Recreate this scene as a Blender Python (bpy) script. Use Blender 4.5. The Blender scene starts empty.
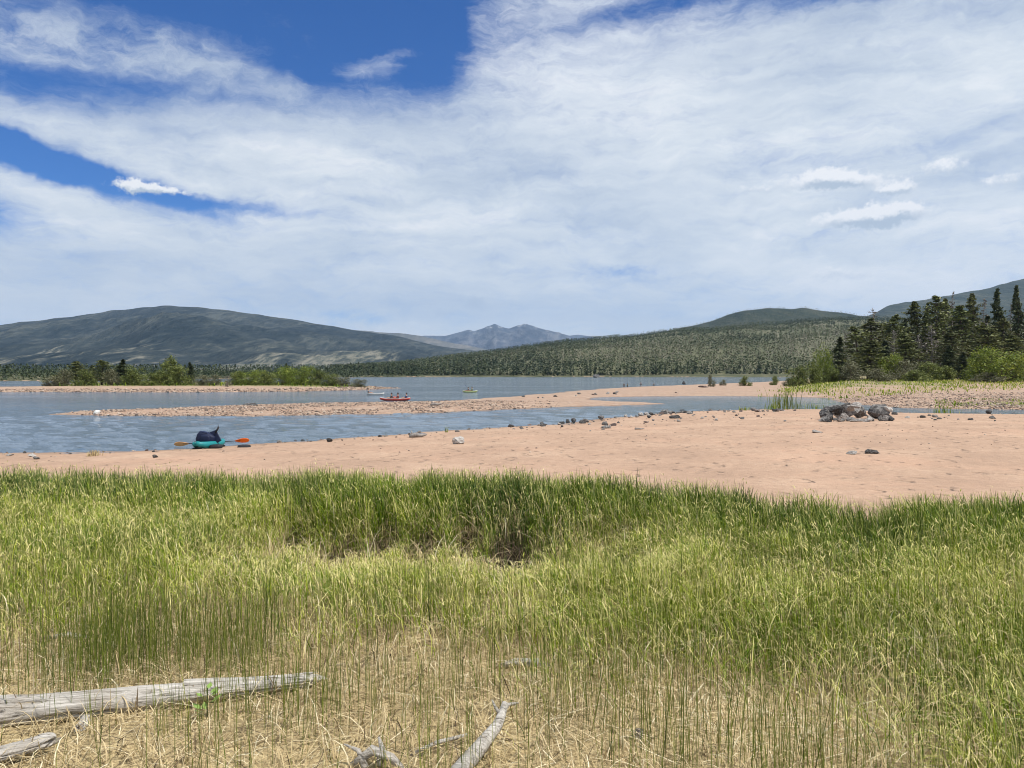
import bpy, bmesh, math, random
import numpy as np
from mathutils import Vector, Matrix
random.seed(7)
rng = np.random.default_rng(11)
S = bpy.context.scene
COL = S.collection
R = math.radians

# ------------------------------------------------------------------ camera, sky, sun, exposure
F, CX, HY, CH = 740.0, 512.0, 374.0, 2.8      # focal length in pixels, centre column, horizon row, eye height
cam_d = bpy.data.cameras.new('camera'); cam = bpy.data.objects.new('camera', cam_d); COL.objects.link(cam)
cam_d.sensor_width = 36; cam_d.lens = F/1024*36; cam_d.clip_start = .05; cam_d.clip_end = 60000
cam.location = (0, 0, CH); cam.rotation_euler = (math.pi/2-math.atan(10/F), 0, 0)
S.camera = cam
SUN_EL, SUN_AZ = R(60), R(112)
sd = Vector((math.sin(SUN_AZ)*math.cos(SUN_EL), math.cos(SUN_AZ)*math.cos(SUN_EL), math.sin(SUN_EL)))
sl = bpy.data.lights.new('sun', 'SUN'); sl.energy = 5.0; sl.angle = R(.55); sl.color = (1, .955, .88)
so = bpy.data.objects.new('sun', sl); so.rotation_euler = sd.to_track_quat('Z', 'Y').to_euler(); COL.objects.link(so)
S.view_settings.view_transform = 'Standard'; S.view_settings.look = 'None'
S.view_settings.exposure = 0.0; S.view_settings.gamma = 1
S.cycles.use_denoising = True; S.cycles.filter_width = 1.0
S.cycles.max_bounces = 6; S.cycles.transparent_max_bounces = 8; S.cycles.volume_bounces = 0
S.cycles.diffuse_bounces = 3; S.cycles.caustics_reflective = False; S.cycles.caustics_refractive = False

class NT:                                     # small helper to write node graphs
    def __init__(s, tree): s.t = tree; s.n = tree.nodes; s.l = tree.links
    def node(s, typ, **kw):
        n = s.n.new(typ)
        for k, v in kw.items(): setattr(n, k, v)
        return n
    def put(s, inp, v):
        if isinstance(v, bpy.types.NodeSocket): s.l.new(v, inp)
        elif v is not None:
            if inp.type == 'RGBA' and len(v) == 3: v = (*v, 1)
            inp.default_value = v
    def m(s, op, a, b=None, c=None, clamp=False):
        n = s.node('ShaderNodeMath', operation=op, use_clamp=clamp)
        for i, v in enumerate((a, b, c)):
            if v is not None: s.put(n.inputs[i], v)
        return n.outputs[0]
    def vm(s, op, a, b=None):
        n = s.node('ShaderNodeVectorMath', operation=op)
        s.put(n.inputs[0], a)
        if b is not None: s.put(n.inputs[1], b)
        return n.outputs[0]
    def mix(s, f, a, b, mode='MIX'):
        n = s.node('ShaderNodeMix', data_type='RGBA', blend_type=mode)
        s.put(n.inputs['Factor'], f); s.put(n.inputs[6], a); s.put(n.inputs[7], b)
        return n.outputs[2]
    def noise(s, vec, scale, detail=4, rough=.55, dist=0, out='Fac'):
        n = s.node('ShaderNodeTexNoise'); s.put(n.inputs['Vector'], vec)
        n.inputs['Scale'].default_value = scale; n.inputs['Detail'].default_value = detail
        n.inputs['Roughness'].default_value = rough; n.inputs['Distortion'].default_value = dist
        return n.outputs[out]
    def sstep(s, v, lo, hi, a=0., b=1.):
        n = s.node('ShaderNodeMapRange', interpolation_type='SMOOTHSTEP')
        s.put(n.inputs[0], v)
        for i, q in enumerate((lo, hi, a, b)): n.inputs[i+1].default_value = q
        return n.outputs[0]
    def mapping(s, vec, sc=(1, 1, 1), loc=(0, 0, 0), rot=(0, 0, 0)):
        n = s.node('ShaderNodeMapping'); s.put(n.inputs[0], vec)
        n.inputs['Location'].default_value = loc; n.inputs['Rotation'].default_value = rot; n.inputs['Scale'].default_value = sc
        return n.outputs[0]
    def ramp(s, f, stops):
        n = s.node('ShaderNodeValToRGB'); s.put(n.inputs[0], f); e = n.color_ramp.elements
        while len(e) < len(stops): e.new(.5)
        for q, (p, c) in zip(e, stops): q.position = p; q.color = (*c, 1)
        return n.outputs[0]
    def attr(s, name): return s.node('ShaderNodeAttribute', attribute_name=name).outputs['Fac']

W = bpy.data.worlds.new('World'); S.world = W; W.use_nodes = True
W.cycles.sampling_method = 'MANUAL'; W.cycles.sample_map_resolution = 1024
g = NT(W.node_tree); g.n.clear()
sky = g.node('ShaderNodeTexSky', sky_type='NISHITA', sun_disc=False, sun_elevation=SUN_EL, sun_rotation=SUN_AZ)
sky.altitude = 2700; sky.air_density = 1.0; sky.dust_density = .3; sky.ozone_density = 2.5
SKY_STR = .10
hs = g.node('ShaderNodeHueSaturation'); g.put(hs.inputs['Color'], sky.outputs[0]); hs.inputs['Saturation'].default_value = 1.28; hs.inputs['Value'].default_value = 1.12
tc = g.node('ShaderNodeTexCoord').outputs['Generated']
sx = g.node('ShaderNodeSeparateXYZ'); g.put(sx.inputs[0], tc)
X, Y, Z = sx.outputs
az = g.m('ARCTAN2', X, Y); el = g.m('ARCSINE', Z)
cmb = g.node('ShaderNodeCombineXYZ'); g.put(cmb.inputs[0], az); g.put(cmb.inputs[1], el)
AE = cmb.outputs[0]
w1 = g.noise(AE, 3.0, 4, .6, 0, 'Color'); w2 = g.noise(AE, 14, 4, .65, 0, 'Color')
wa = g.vm('ADD', AE, g.vm('MULTIPLY', g.vm('SUBTRACT', w1, (.5, .5, .5)), (.09, .05, 0)))
wa = g.vm('ADD', wa, g.vm('MULTIPLY', g.vm('SUBTRACT', w2, (.5, .5, .5)), (.055, .032, 0)))
wc = g.vm('ADD', AE, g.vm('MULTIPLY', g.vm('SUBTRACT', g.noise(AE, 45, 4, .65, 0, 'Color'), (.5, .5, .5)), (.03, .022, 0)))
def aepx(px, py):
    dx = px-CX; return math.atan(dx/F), math.atan((HY-py)/math.hypot(F, dx))
def blob(vec, px, py, rx, ry, rot=0, power=1.0):       # soft ellipse in azimuth / elevation
    a, e = aepx(px, py)
    q = g.mapping(g.vm('SUBTRACT', vec, (a, e, 0)), rot=(0, 0, R(rot)))
    q = g.vm('MULTIPLY', q, (F/rx, F/ry, 0))
    n = g.node('ShaderNodeVectorMath', operation='DOT_PRODUCT'); g.put(n.inputs[0], q); g.put(n.inputs[1], q)
    ex = g.m('EXPONENT', g.m('MULTIPLY', n.outputs['Value'], -1.0))
    return g.m('MULTIPLY', ex, power)
def total(lst):
    o = lst[0]
    for v in lst[1:]: o = g.m('ADD', o, v)
    return o
blue = total([blob(wa, 375, 0, 105, 50, 8, 1.6), blob(wa, 430, 32, 38, 48, 4, 1.35), blob(wa, 170, 5, 240, 34, 4, 1.15),
              blob(wa, 10, 78, 130, 17, -2, 1.0), blob(wa, 320, 84, 70, 15, 10, .8), blob(wa, 210, 98, 110, 8, 2, .5),
              blob(wa, -10, 138, 60, 15, 14, 1.5), blob(wa, 60, 164, 70, 11, 18, 1.35), blob(wa, 150, 188, 75, 9, 14, 1.3), blob(wa, 250, 204, 75, 6, 6, .8),
              blob(wa, -30, 212, 50, 16, 0, 1.0), blob(wc, 622, 272, 36, 6, 0, .5), blob(wc, 355, 317, 45, 6, 0, .45),
              blob(wa, 690, -2, 100, 11, -6, .9), blob(wa, 870, -8, 150, 13, 0, .9), blob(wa, 250, -130, 400, 80, 0, 1.4)])
streak = g.noise(g.mapping(wa, sc=(1.0, 3.6, 1), rot=(0, 0, R(-9))), 4.2, 7, .62, .4)
fine = g.noise(g.mapping(wa, sc=(1.0, 2.4, 1), rot=(0, 0, R(14))), 11, 6, .65, .6)
wisp = g.m('ADD', g.m('MULTIPLY', g.m('SUBTRACT', streak, .5), 1.7), g.m('MULTIPLY', g.m('SUBTRACT', fine, .5), 1.1))
wisp = g.m('ADD', wisp, blob(wa, 205, 64, 90, 16, 8, .75)); wisp = g.m('ADD', wisp, blob(wa, 50, 40, 90, 12, 12, .3))
cov = g.m('ADD', g.m('SUBTRACT', 1.02, blue), g.m('MULTIPLY', wisp, .62))
cov = g.m('ADD', cov, g.m('MULTIPLY', g.m('SUBTRACT', g.noise(g.mapping(wa, sc=(1, 3.2, 1), rot=(0, 0, R(-16))), 22, 7, .72, .8), .5), .85))
cov = g.m('ADD', cov, total([blob(wa, 415, 48, 34, 16, 25, 1.0), blob(wa, 385, 66, 40, 10, -20, .7), blob(wa, 470, 30, 22, 30, -20, .6), blob(wa, 280, 30, 60, 10, 10, .45)]))
cov = g.sstep(cov, -.12, 1.12)
tone = g.noise(g.mapping(wa, sc=(1, 4.2, 1), rot=(0, 0, R(-4)), loc=(3, 1, 0)), 2.4, 6, .56, .3)
fib = g.noise(g.mapping(wa, sc=(1, 5.5, 1), rot=(0, 0, R(-14)), loc=(7, 2, 0)), 9, 7, .68, .5)
tone = g.m('ADD', g.m('MULTIPLY', tone, .70), g.m('ADD', g.m('MULTIPLY', fine, .12), g.m('MULTIPLY', fib, .18)))
ccol = g.ramp(tone, [(.35, (.55, .63, .73)), (.46, (.69, .76, .83)), (.54, (.80, .855, .90)), (.63, (.98, .99, 1.0))])
thick = blob(wa, 580, 40, 130, 70, 0, .55)
ccol = g.mix(g.m('MINIMUM', thick, 1.), ccol, (.86, .90, .96))
lowmask = g.sstep(el, 0.0, .20, 1., 0.)
ccol = g.mix(g.m('MULTIPLY', lowmask, .62), ccol, (.88, .92, .96))
hs.inputs['Saturation'].default_value = 1.38
skyc = g.mix(1.0, hs.outputs[0], (SKY_STR*.60, SKY_STR*.86, SKY_STR*1.15), 'MULTIPLY')
cov = g.m('MULTIPLY', cov, g.sstep(tone, .25, .6, .84, .98))
wf = g.noise(g.mapping(wa, sc=(1, 2.2, 1), rot=(0, 0, R(-14))), 13, 7, .66, .15)
cov = g.m('MULTIPLY', cov, g.m('SUBTRACT', 1.0, g.m('MULTIPLY', g.m('MINIMUM', total([blob(AE, 110, 42, 220, 44, 0, 1.0), blob(AE, 20, 10, 90, 30, 0, .5)]), 1.0), g.sstep(wf, .30, .72, .95, .10))))
c1 = g.mix(cov, skyc, ccol)
def puffs(vec, dy=0.):
    P = [(140, 187, 22, 6), (172, 191, 16, 3.5), (822, 177, 24, 8), (850, 182, 28, 7), (893, 189, 18, 6), (868, 218, 44, 9), (895, 211, 20, 6),
         (940, 167, 22, 7), (1003, 181, 20, 7), (830, 272, 28, 5), (760, 188, 30, 5)]
    K = [1, .55, 1.15, .9, .9, 1.35, .6, .62, .55, .5, .42]
    return total([blob(vec, p[0], p[1]+dy, p[2], p[3], 0, k) for p, k in zip(P, K)])
pn = g.noise(AE, 85, 7, .68)
pb = g.m('ADD', puffs(wc), g.m('MULTIPLY', g.m('SUBTRACT', pn, .5), 1.25))
pm = g.sstep(pb, .22, .72); pm = g.m('MULTIPLY', pm, g.sstep(puffs(wc), .04, .25))
low = puffs(wc, 5)
shade = g.sstep(g.m('SUBTRACT', low, puffs(wc, -3)), -.3, .75)
pc = g.mix(shade, (.97, .98, 1.0), (.50, .59, .70))
gray = g.sstep(g.m('ADD', total([blob(wc, 475, 303, 17, 11, 0, .8), blob(wc, 442, 311, 14, 6, 0, .6), blob(wc, 845, 277, 45, 7, 0, .6), blob(wc, 60, 310, 60, 7, 0, .4), blob(wc, 770, 190, 60, 7, 0, .5)]), g.m('MULTIPLY', g.m('SUBTRACT', pn, .5), .5)), .3, .9)
c2 = g.mix(g.m('MULTIPLY', gray, .5), c1, (.50, .59, .73))
c2 = g.mix(pm, c2, pc)
bg = g.node('ShaderNodeBackground'); g.put(bg.inputs[0], c2); bg.inputs[1].default_value = 1.0
# the lower half of the sphere is never seen: plain
wo = g.node('ShaderNodeOutputWorld'); g.l.new(bg.outputs[0], wo.inputs[0])

# ------------------------------------------------------------------ helpers
def tag(o, label=None, cat=None, group=None, kind=None):
    if label: o['label'] = label
    if cat: o['category'] = cat
    if group: o['group'] = group
    if kind: o['kind'] = kind
    return o
def empty(name, loc, rz=0.):
    o = bpy.data.objects.new(name, None); o.empty_display_size = .2; COL.objects.link(o); o.location = loc; o.rotation_euler = (0, 0, rz); return o
def link(name, me, parent=None, mat=None):
    if mat is not None and not me.materials: me.materials.append(mat)
    o = bpy.data.objects.new(name, me); COL.objects.link(o)
    if parent: o.parent = parent
    return o
def qmesh(name, V, Q, attrs=None, smooth=False, T=None):
    """mesh from arrays; Q (n,4) quads and optionally T (m,3) triangles; attrs: name -> per-vertex floats"""
    me = bpy.data.meshes.new(name); V = np.asarray(V, np.float32)
    me.vertices.add(len(V)); me.vertices.foreach_set('co', V.ravel())
    parts = []; starts = []; n0 = 0
    for A in (Q, T):
        if A is None or len(A) == 0: continue
        A = np.asarray(A, np.int32); k = A.shape[1]
        parts.append(A.ravel()); starts.append(n0+np.arange(len(A))*k); n0 += A.size
    L = np.concatenate(parts); st = np.concatenate(starts).astype(np.int32)
    me.loops.add(len(L)); me.loops.foreach_set('vertex_index', L)
    me.polygons.add(len(st)); me.polygons.foreach_set('loop_start', st)
    if smooth: me.polygons.foreach_set('use_smooth', np.ones(len(st), bool))
    me.update(calc_edges=True)
    for k, v in (attrs or {}).items():
        a = me.attributes.new(k, 'FLOAT', 'POINT'); a.data.foreach_set('value', np.asarray(v, np.float32))
    return me
def hsh(ix, iy, seed):
    n = (ix*374761393 + iy*668265263 + seed*974711) & 0xffffffff
    n = ((n ^ (n >> 13))*1274126177) & 0xffffffff
    return ((n ^ (n >> 16)) & 0xffff)/65535.
def vnoise(x, y, seed=0):
    xi = np.floor(x).astype(np.int64); yi = np.floor(y).astype(np.int64); fx = x-xi; fy = y-yi
    fx = fx*fx*(3-2*fx); fy = fy*fy*(3-2*fy)
    a = hsh(xi, yi, seed); b = hsh(xi+1, yi, seed); c = hsh(xi, yi+1, seed); d = hsh(xi+1, yi+1, seed)
    return (a*(1-fx)+b*fx)*(1-fy)+(c*(1-fx)+d*fx)*fy
def fbm(x, y, oct=4, seed=0, gain=.5):
    s = 0; a = 1; t = 0
    for i in range(oct):
        s = s+a*vnoise(x*2**i+17*i, y*2**i-9*i, seed+i); t += a; a *= gain
    return s/t-.5
def sst(v, a, b):
    t = np.clip((v-a)/(b-a), 0, 1); return t*t*(3-2*t)
def px2w(px, py, z=0.):                         # the point of the plane z that photo pixel looks at
    d = (CH-z)*F/(py-HY); return ((px-CX)/F*d, d)

# ------------------------------------------------------------------ terrain
beach_px = [(-900, 456), (-400, 455), (0, 453), (64, 452), (160, 449.5), (200, 447.5), (256, 443.5), (320, 440), (384, 435), (448, 430), (512, 427), (560, 423.5),
            (600, 419), (640, 414.5), (680, 411.5), (740, 409.5), (800, 409), (850, 409.5), (900, 412.5), (960, 413.5), (1024, 414), (1400, 415), (2200, 417)]
beach = [px2w(*p) for p in beach_px] + [(150, -60), (-150, -60)]
land_px = [(58, 414.5), (75, 412), (150, 409.6), (200, 407.5), (256, 405), (330, 403.3), (400, 402.4), (450, 401), (500, 397.5), (545, 393.8), (600, 389), (640, 386.8),
           (700, 384.6), (750, 382.6), (785, 381.0), (800, 379.2), (830, 378), (900, 377.6), (1100, 377.4), (2600, 377.4), (2600, 408.5), (1400, 409), (1024, 409.8), (960, 408.8), (905, 407.8), (870, 406),
           (838, 402.5), (832, 398), (770, 396.6), (700, 396.2), (640, 396.6), (600, 397.6), (586, 399.2), (600, 401.0), (650, 402.8), (668, 404), (620, 405.7),
           (560, 407), (512, 409), (450, 412), (400, 414.2), (256, 416.2), (90, 416)]
land = [px2w(*p) for p in land_px]
isl_px = [(-500, 391.5), (0, 392.2), (60, 392.2), (200, 392.4), (300, 391.5), (370, 389.8), (396, 388.2), (380, 387.2), (345, 385.0), (300, 383.6), (200, 383), (80, 383), (52, 385), (40, 387.6), (0, 388.6), (-500, 388.2)]
isl = [px2w(*p) for p in isl_px]
far_px = [(-1500, 381.3), (0, 381), (60, 380.6), (200, 379), (340, 377.4), (380, 377), (480, 376.9), (600, 376.9), (700, 377.1), (800, 377.2), (1000, 376.8), (1700, 376.8)]
far = [px2w(*p) for p in far_px]+[(9000, 26000), (-16000, 26000)]
def sdist(x, y, poly):
    P = np.array(poly); n = len(P); ins = np.zeros(x.shape, bool); dm = np.full(x.shape, 1e18)
    for i in range(n):
        a = P[i]; b = P[(i+1) % n]; e = b-a
        wx = x-a[0]; wy = y-a[1]; t = np.clip((wx*e[0]+wy*e[1])/(e@e+1e-12), 0, 1)
        dm = np.minimum(dm, (wx-e[0]*t)**2+(wy-e[1]*t)**2)
        c = ((a[1] > y) != (b[1] > y)) & (x < (b[0]-a[0])*(y-a[1])/((b[1]-a[1]) if b[1] != a[1] else 1e-9)+a[0])
        ins ^= c
    return np.sqrt(dm)*np.where(ins, 1, -1)
RIM = np.array([(-700, 9.5), (0, 9.2), (250, 8.9), (330, 8.6), (600, 8.5), (690, 8.2), (760, 7.7), (830, 7.1), (872, 6.7), (905, 6.8), (950, 7.3), (1024, 7.1), (1500, 7.2)])
def rim_y(x, y):                                # how far out the bank's grass reaches, along each bearing
    px = CX+F*x/np.maximum(y, .5); return np.interp(px, RIM[:, 0], RIM[:, 1])
HOL = [(-2.15, 7.35, .17, .24), (-1.62, 7.05, .22, .30), (-1.25, 7.3, .15, .24), (-.85, 7.15, .17, .26), (-.45, 7.35, .12, .22), (-.02, 7.0, .26, .46), (.42, 6.55, .17, .26), (.9, 6.3, .14, .18)]
def band(x, y): return sst(x, -2.9, -2.0)*(1-sst(x, .8, 1.7))*sst(y, 4.9, 6.1)*(1-sst(y, 7.0, 7.6))
def hollow(x, y):
    h = 0
    for cx, cy, rx, ry in HOL: h = h+np.exp(-((x-cx)/rx)**2-((y-cy)/ry)**2)
    return np.clip(h, 0, 1)
def H(x, y, fine=True, parts=False):
    x = np.asarray(x, float); y = np.asarray(y, float); x, y = np.broadcast_arrays(x, y)
    r = np.hypot(x, y)
    wob = fbm(x*.35, y*.35, 4, 3)*np.clip(r*.035, .3, 4)
    s1 = sdist(x, y, beach)+wob*.7; s2 = sdist(x, y, land)+wob*.9; s3 = sdist(x, y, isl)+wob; s4 = sdist(x, y, far)+wob*3
    def shore(s, hh, L, deep=1.2, Ld=7):
        return np.where(s > 0, hh*(1-np.exp(-np.maximum(s, 0)/L)), -deep*(1-np.exp(-np.maximum(-s, 0)/Ld)))
    z1 = shore(s1, .85, 22)
    rise = sst(y, 62, 150)*sst(CX+F*x/np.maximum(y, 1), 770, 860)*1.3
    z2 = shore(s2, .24, 3.)+np.where(s2 > 0, rise*np.clip(s2/8, 0, 1), 0)
    z3 = shore(s3, .7, 9); z4 = shore(s4, 2.5, 40)+np.clip(s4, 0, 600)*.006
    # everything near the eye is one bank of sedge above the beach
    re = rim_y(x, y)
    B = 1-sst(y, re+.2, re+5.0)
    bank = 1.2+.05*fbm(x*.8, y*.8, 3, 9)*2+.04*np.exp(-((y-re+.3)/.8)**2)*sst(-np.abs(x+.5), -3.2, -1.5)
    z1 = np.where(s1 > 0, z1*(1-B)+bank*B, z1)
    h = hollow(x, y); z1 = z1-.40*h-.11*band(x, y)+.07*hollow(x, y-.75)*sst(y, 7.3, 7.8)
    z = np.maximum(np.maximum(z1, z2), np.maximum(z3, z4))
    if fine:
        am = sst(z, -.1, .25)*(1-B)
        z = z+am*(.05*fbm(x*.9, y*.9, 3, 21)+.035*fbm(x*2.8, y*2.8, 3, 31))*np.clip(40/np.maximum(r, 1), .2, 1)+B*(.07*fbm(x*3.5, y*3.5, 4, 5))
    if parts: return z, s1, s2, s3, s4, B, h
    return z
def hz(x, y): return float(H(np.array([x]), np.array([y]))[0])

def polar(nang, half, coarse, r0, r1, step):
    a = np.concatenate([np.linspace(-half, half, nang), np.linspace(half, 2*math.pi-half, coarse+2)[1:-1]])
    nr = int(math.log(r1/r0)/math.log(1+step))+1
    r = r0*np.exp(np.linspace(0, math.log(r1/r0), nr))
    A, Rr = np.meshgrid(a, r); return np.sin(A)*Rr, np.cos(A)*Rr, Rr
def grid_faces(nr, na, wrap=True):
    i = np.arange(nr-1)[:, None]; j = np.arange(na if wrap else na-1)[None, :]; j2 = (j+1) % na
    return np.stack([i*na+j+0*i, i*na+j2+0*i, (i+1)*na+j2, (i+1)*na+j], -1).reshape(-1, 4)

def mat(name):
    m = bpy.data.materials.new(name); m.use_nodes = True; t = NT(m.node_tree); t.n.clear()
    out = t.node('ShaderNodeOutputMaterial'); p = t.node('ShaderNodeBsdfPrincipled'); t.l.new(p.outputs[0], out.inputs[0])
    p.inputs['Specular IOR Level'].default_value = .3
    return m, t, p, out
def bump(t, p, h, strength, dist):
    b = t.node('ShaderNodeBump'); b.inputs['Strength'].default_value = strength; b.inputs['Distance'].default_value = dist
    t.put(b.inputs['Height'], h); t.l.new(b.outputs[0], p.inputs['Normal'])
def pos(t): return t.node('ShaderNodeNewGeometry').outputs['Position']

def ground_material():
    m, t, p, _ = mat('ground_sand_gravel_soil'); P = pos(t)
    n1 = t.noise(P, .35, 5, .6); n2 = t.noise(P, 4, 5, .65); n3 = t.noise(P, 26, 4, .7)
    mott = t.m('ADD', t.m('MULTIPLY', n1, .45), t.m('ADD', t.m('MULTIPLY', n2, .3), t.m('MULTIPLY', n3, .25)))
    sand = t.ramp(mott, [(.32, (.31, .21, .15)), (.5, (.41, .275, .195)), (.66, (.53, .375, .27))])
    n6 = t.noise(P, 1.4, 6, .75); sand = t.mix(t.sstep(n6, .56, .66, 0, .45), sand, (.33, .215, .15))
    fl = t.noise(t.mapping(P, sc=(.6, 1, 1)), 7, 3, .6); sand = t.mix(t.sstep(fl, .64, .70, 0, .55), sand, (.22, .15, .115))
    n7 = t.noise(P, .16, 5, .65); sand = t.mix(t.sstep(n7, .5, .66, 0, .5), sand, (.50, .315, .22))
    vo = t.node('ShaderNodeTexVoronoi'); t.put(vo.inputs['Vector'], P); vo.inputs['Scale'].default_value = 3.2
    sx = t.node('ShaderNodeSeparateColor'); t.l.new(vo.outputs['Color'], sx.inputs[0])
    gcol = t.ramp(sx.outputs[0], [(.0, (.12, .095, .085)), (.35, (.26, .20, .16)), (.6, (.36, .25, .185)), (.82, (.28, .24, .21)), (.97, (.42, .36, .31))])
    gcol = t.mix(t.sstep(vo.outputs['Distance'], .02, .2), gcol, t.mix(.6, gcol, sand))
    gv = t.m('ADD', t.attr('gravel'), t.m('MULTIPLY', t.m('SUBTRACT', n2, .5), .8))
    c = t.mix(t.sstep(gv, .35, .7), sand, gcol)
    veg = t.ramp(n3, [(.3, (.12, .12, .05)), (.5, (.24, .21, .10)), (.7, (.38, .32, .19))])
    vv = t.m('ADD', t.attr('veg'), t.m('MULTIPLY', t.m('SUBTRACT', t.noise(P, .3, 5, .65), .5), 1.1))
    c = t.mix(t.sstep(vv, .4, .65), c, veg)
    c = t.mix(t.sstep(t.attr('wild'), .3, .6), c, t.ramp(t.noise(P, .06, 5, .7), [(.35, (.035, .045, .02)), (.55, (.10, .10, .055)), (.7, (.20, .17, .11))]))
    lit = t.ramp(t.noise(t.mapping(P, sc=(1, 1, 1)), 60, 5, .7), [(.32, (.17, .125, .07)), (.5, (.40, .31, .165)), (.66, (.58, .47, .27))])
    c = t.mix(t.attr('litter'), c, lit)
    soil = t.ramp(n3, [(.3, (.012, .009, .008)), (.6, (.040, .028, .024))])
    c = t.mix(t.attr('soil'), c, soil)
    sp = t.node('ShaderNodeSeparateXYZ'); t.put(sp.inputs[0], P)
    wet = t.sstep(t.m('ADD', sp.outputs[2], t.m('MULTIPLY', t.m('SUBTRACT', n2, .5), .03)), -.02, .065, .58, 1.)
    c = t.mix(1., c, t.ramp(wet, [(0, (0, 0, 0)), (1, (1, 1, 1))]), 'MULTIPLY')
    t.put(p.inputs['Base Color'], c); p.inputs['Roughness'].default_value = .9; p.inputs['Specular IOR Level'].default_value = .15
    vf = t.node('ShaderNodeTexVoronoi', feature='SMOOTH_F1'); t.put(vf.inputs['Vector'], t.vm('ADD', P, t.vm('MULTIPLY', t.noise(P, 3, 2, .5, 0, 'Color'), (.5, .5, 0)))); vf.inputs['Scale'].default_value = 1.7
    foot = t.m('MULTIPLY', t.sstep(vf.outputs['Distance'], .08, .34), 1.1)
    hgt = t.m('ADD', foot,  t.m('ADD', t.m('MULTIPLY', n2, .6), t.m('ADD', t.m('MULTIPLY', n3, .25), t.m('MULTIPLY', t.m('MULTIPLY', vo.outputs['Distance'], t.attr('gravel')), .5))))
    bump(t, p, hgt, .9, .10)
    return m

gx, gy, gr = polar(640, R(52), 70, .35, 17500, .0165)
Zg, s1, s2, s3, s4, Bk, hol = H(gx, gy, True, True)
pxg = CX+F*gx/np.maximum(gy, .5)
nearshore = np.exp(-np.maximum(s1, 0)/1.0)*(gy > 20)
rightsh = np.exp(-np.maximum(s1, 0)/2.5)*sst(pxg, 540, 680)*(gy > 20)
gravel = np.clip(np.where(s2 > -1, .75-.45*sst(pxg, 430, 640)*(1-sst(pxg, 830, 900))-.5*sst(gy, 74, 95)*sst(pxg, 700, 850), 0)+.45*nearshore+.4*rightsh+np.where(s3 > -1, .55, 0), 0, 1)*(gy > 12)
veg = np.where(s2 > 2, sst(gy, 78, 120)*sst(pxg, 760, 800)*(.62-.35*sst(pxg, 930, 1010)), 0)+np.where(s3 > 2.5, sst(gy, 122, 140)*.8, 0)+np.where(s4 > 6, .95, 0)
veg = np.clip(veg+np.where(s2 > 2, .75*np.exp(-((gy-62-.02*(pxg-940))/9)**2)*sst(pxg, 935, 975), 0), 0, 1)
litter = np.clip(1-sst(gy, rim_y(gx, gy)-.1, rim_y(gx, gy)+.8), 0, 1); litter = np.where(gr < .1, 1, litter)
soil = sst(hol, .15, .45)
nr, na = gx.shape
Vg = np.stack([gx, gy, Zg], -1).reshape(-1, 3); Qg = grid_faces(nr, na)[:, ::-1]
V0 = np.array([[0, 0, 1.2]]); Vg = np.vstack([Vg, V0]); ci = len(Vg)-1
T0 = np.stack([np.full(na, ci), (np.arange(na)+1) % na, np.arange(na)], -1)
app = lambda a, v: np.append(a.ravel(), v)
gme = qmesh('ground', Vg, Qg, dict(gravel=app(gravel, 0), veg=app(veg, 0), wild=app((s4 > 1.5)*1.0, 0), litter=app(litter, 1), soil=app(soil, 0)), True, T0)
tag(link('ground', gme, None, ground_material()), 'pink sand beach, gravel spits and grassy bank of the reservoir', kind='structure')

# ------------------------------------------------------------------ water
def water_material():
    m, t, p, _ = mat('lake_water'); P = pos(t)
    t.put(p.inputs['Base Color'], (.10, .135, .165)); p.inputs['Roughness'].default_value = .08; p.inputs['IOR'].default_value = 1.333
    p.inputs['Specular IOR Level'].default_value = .5
    a = t.noise(t.mapping(P, sc=(.8, 1.6, 1), rot=(0, 0, R(14))), 1.6, 4, .6)
    b = t.noise(t.mapping(P, sc=(.6, 1.3, 1), rot=(0, 0, R(-12))), .75, 5, .68)
    big = t.noise(t.mapping(P, sc=(.25, 1, 1)), .05, 4, .6)
    f2 = t.noise(t.mapping(P, sc=(.8, 1.5, 1), rot=(0, 0, R(5))), 5.5, 3, .6)
    h = t.m('ADD', t.m('ADD', t.m('MULTIPLY', a, .45), t.m('MULTIPLY', f2, .12)), t.m('MULTIPLY', b, 1.0))
    h = t.m('MULTIPLY', h, t.sstep(big, .35, .65, .4, 1.4))
    bump(t, p, h, 1.0, .20)
    return m
wx, wy, wr = polar(520, R(52), 40, 12, 17000, .014)
amp = np.clip(1.3-wr/70, 0, 1)
wv = 0
for k in range(18):
    th = R(rng.uniform(60, 120)); L = rng.uniform(.5, 2.2); ph = rng.uniform(0, 6.3)
    wv = wv+.008*L*np.sin((wx*math.cos(th)+wy*math.sin(th))*2*math.pi/L+ph+3*fbm(wx*.2, wy*.2, 2, k))
wz = wv*amp*(.5+.9*(fbm(wx*.12, wy*.25, 3, 77)+.5))
nr, na = wx.shape
wme = qmesh('water', np.stack([wx, wy, wz], -1).reshape(-1, 3), grid_faces(nr, na)[:, ::-1], None, True)
tag(link('water', wme, None, water_material()), 'rippled blue-grey lake water', kind='structure')

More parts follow.
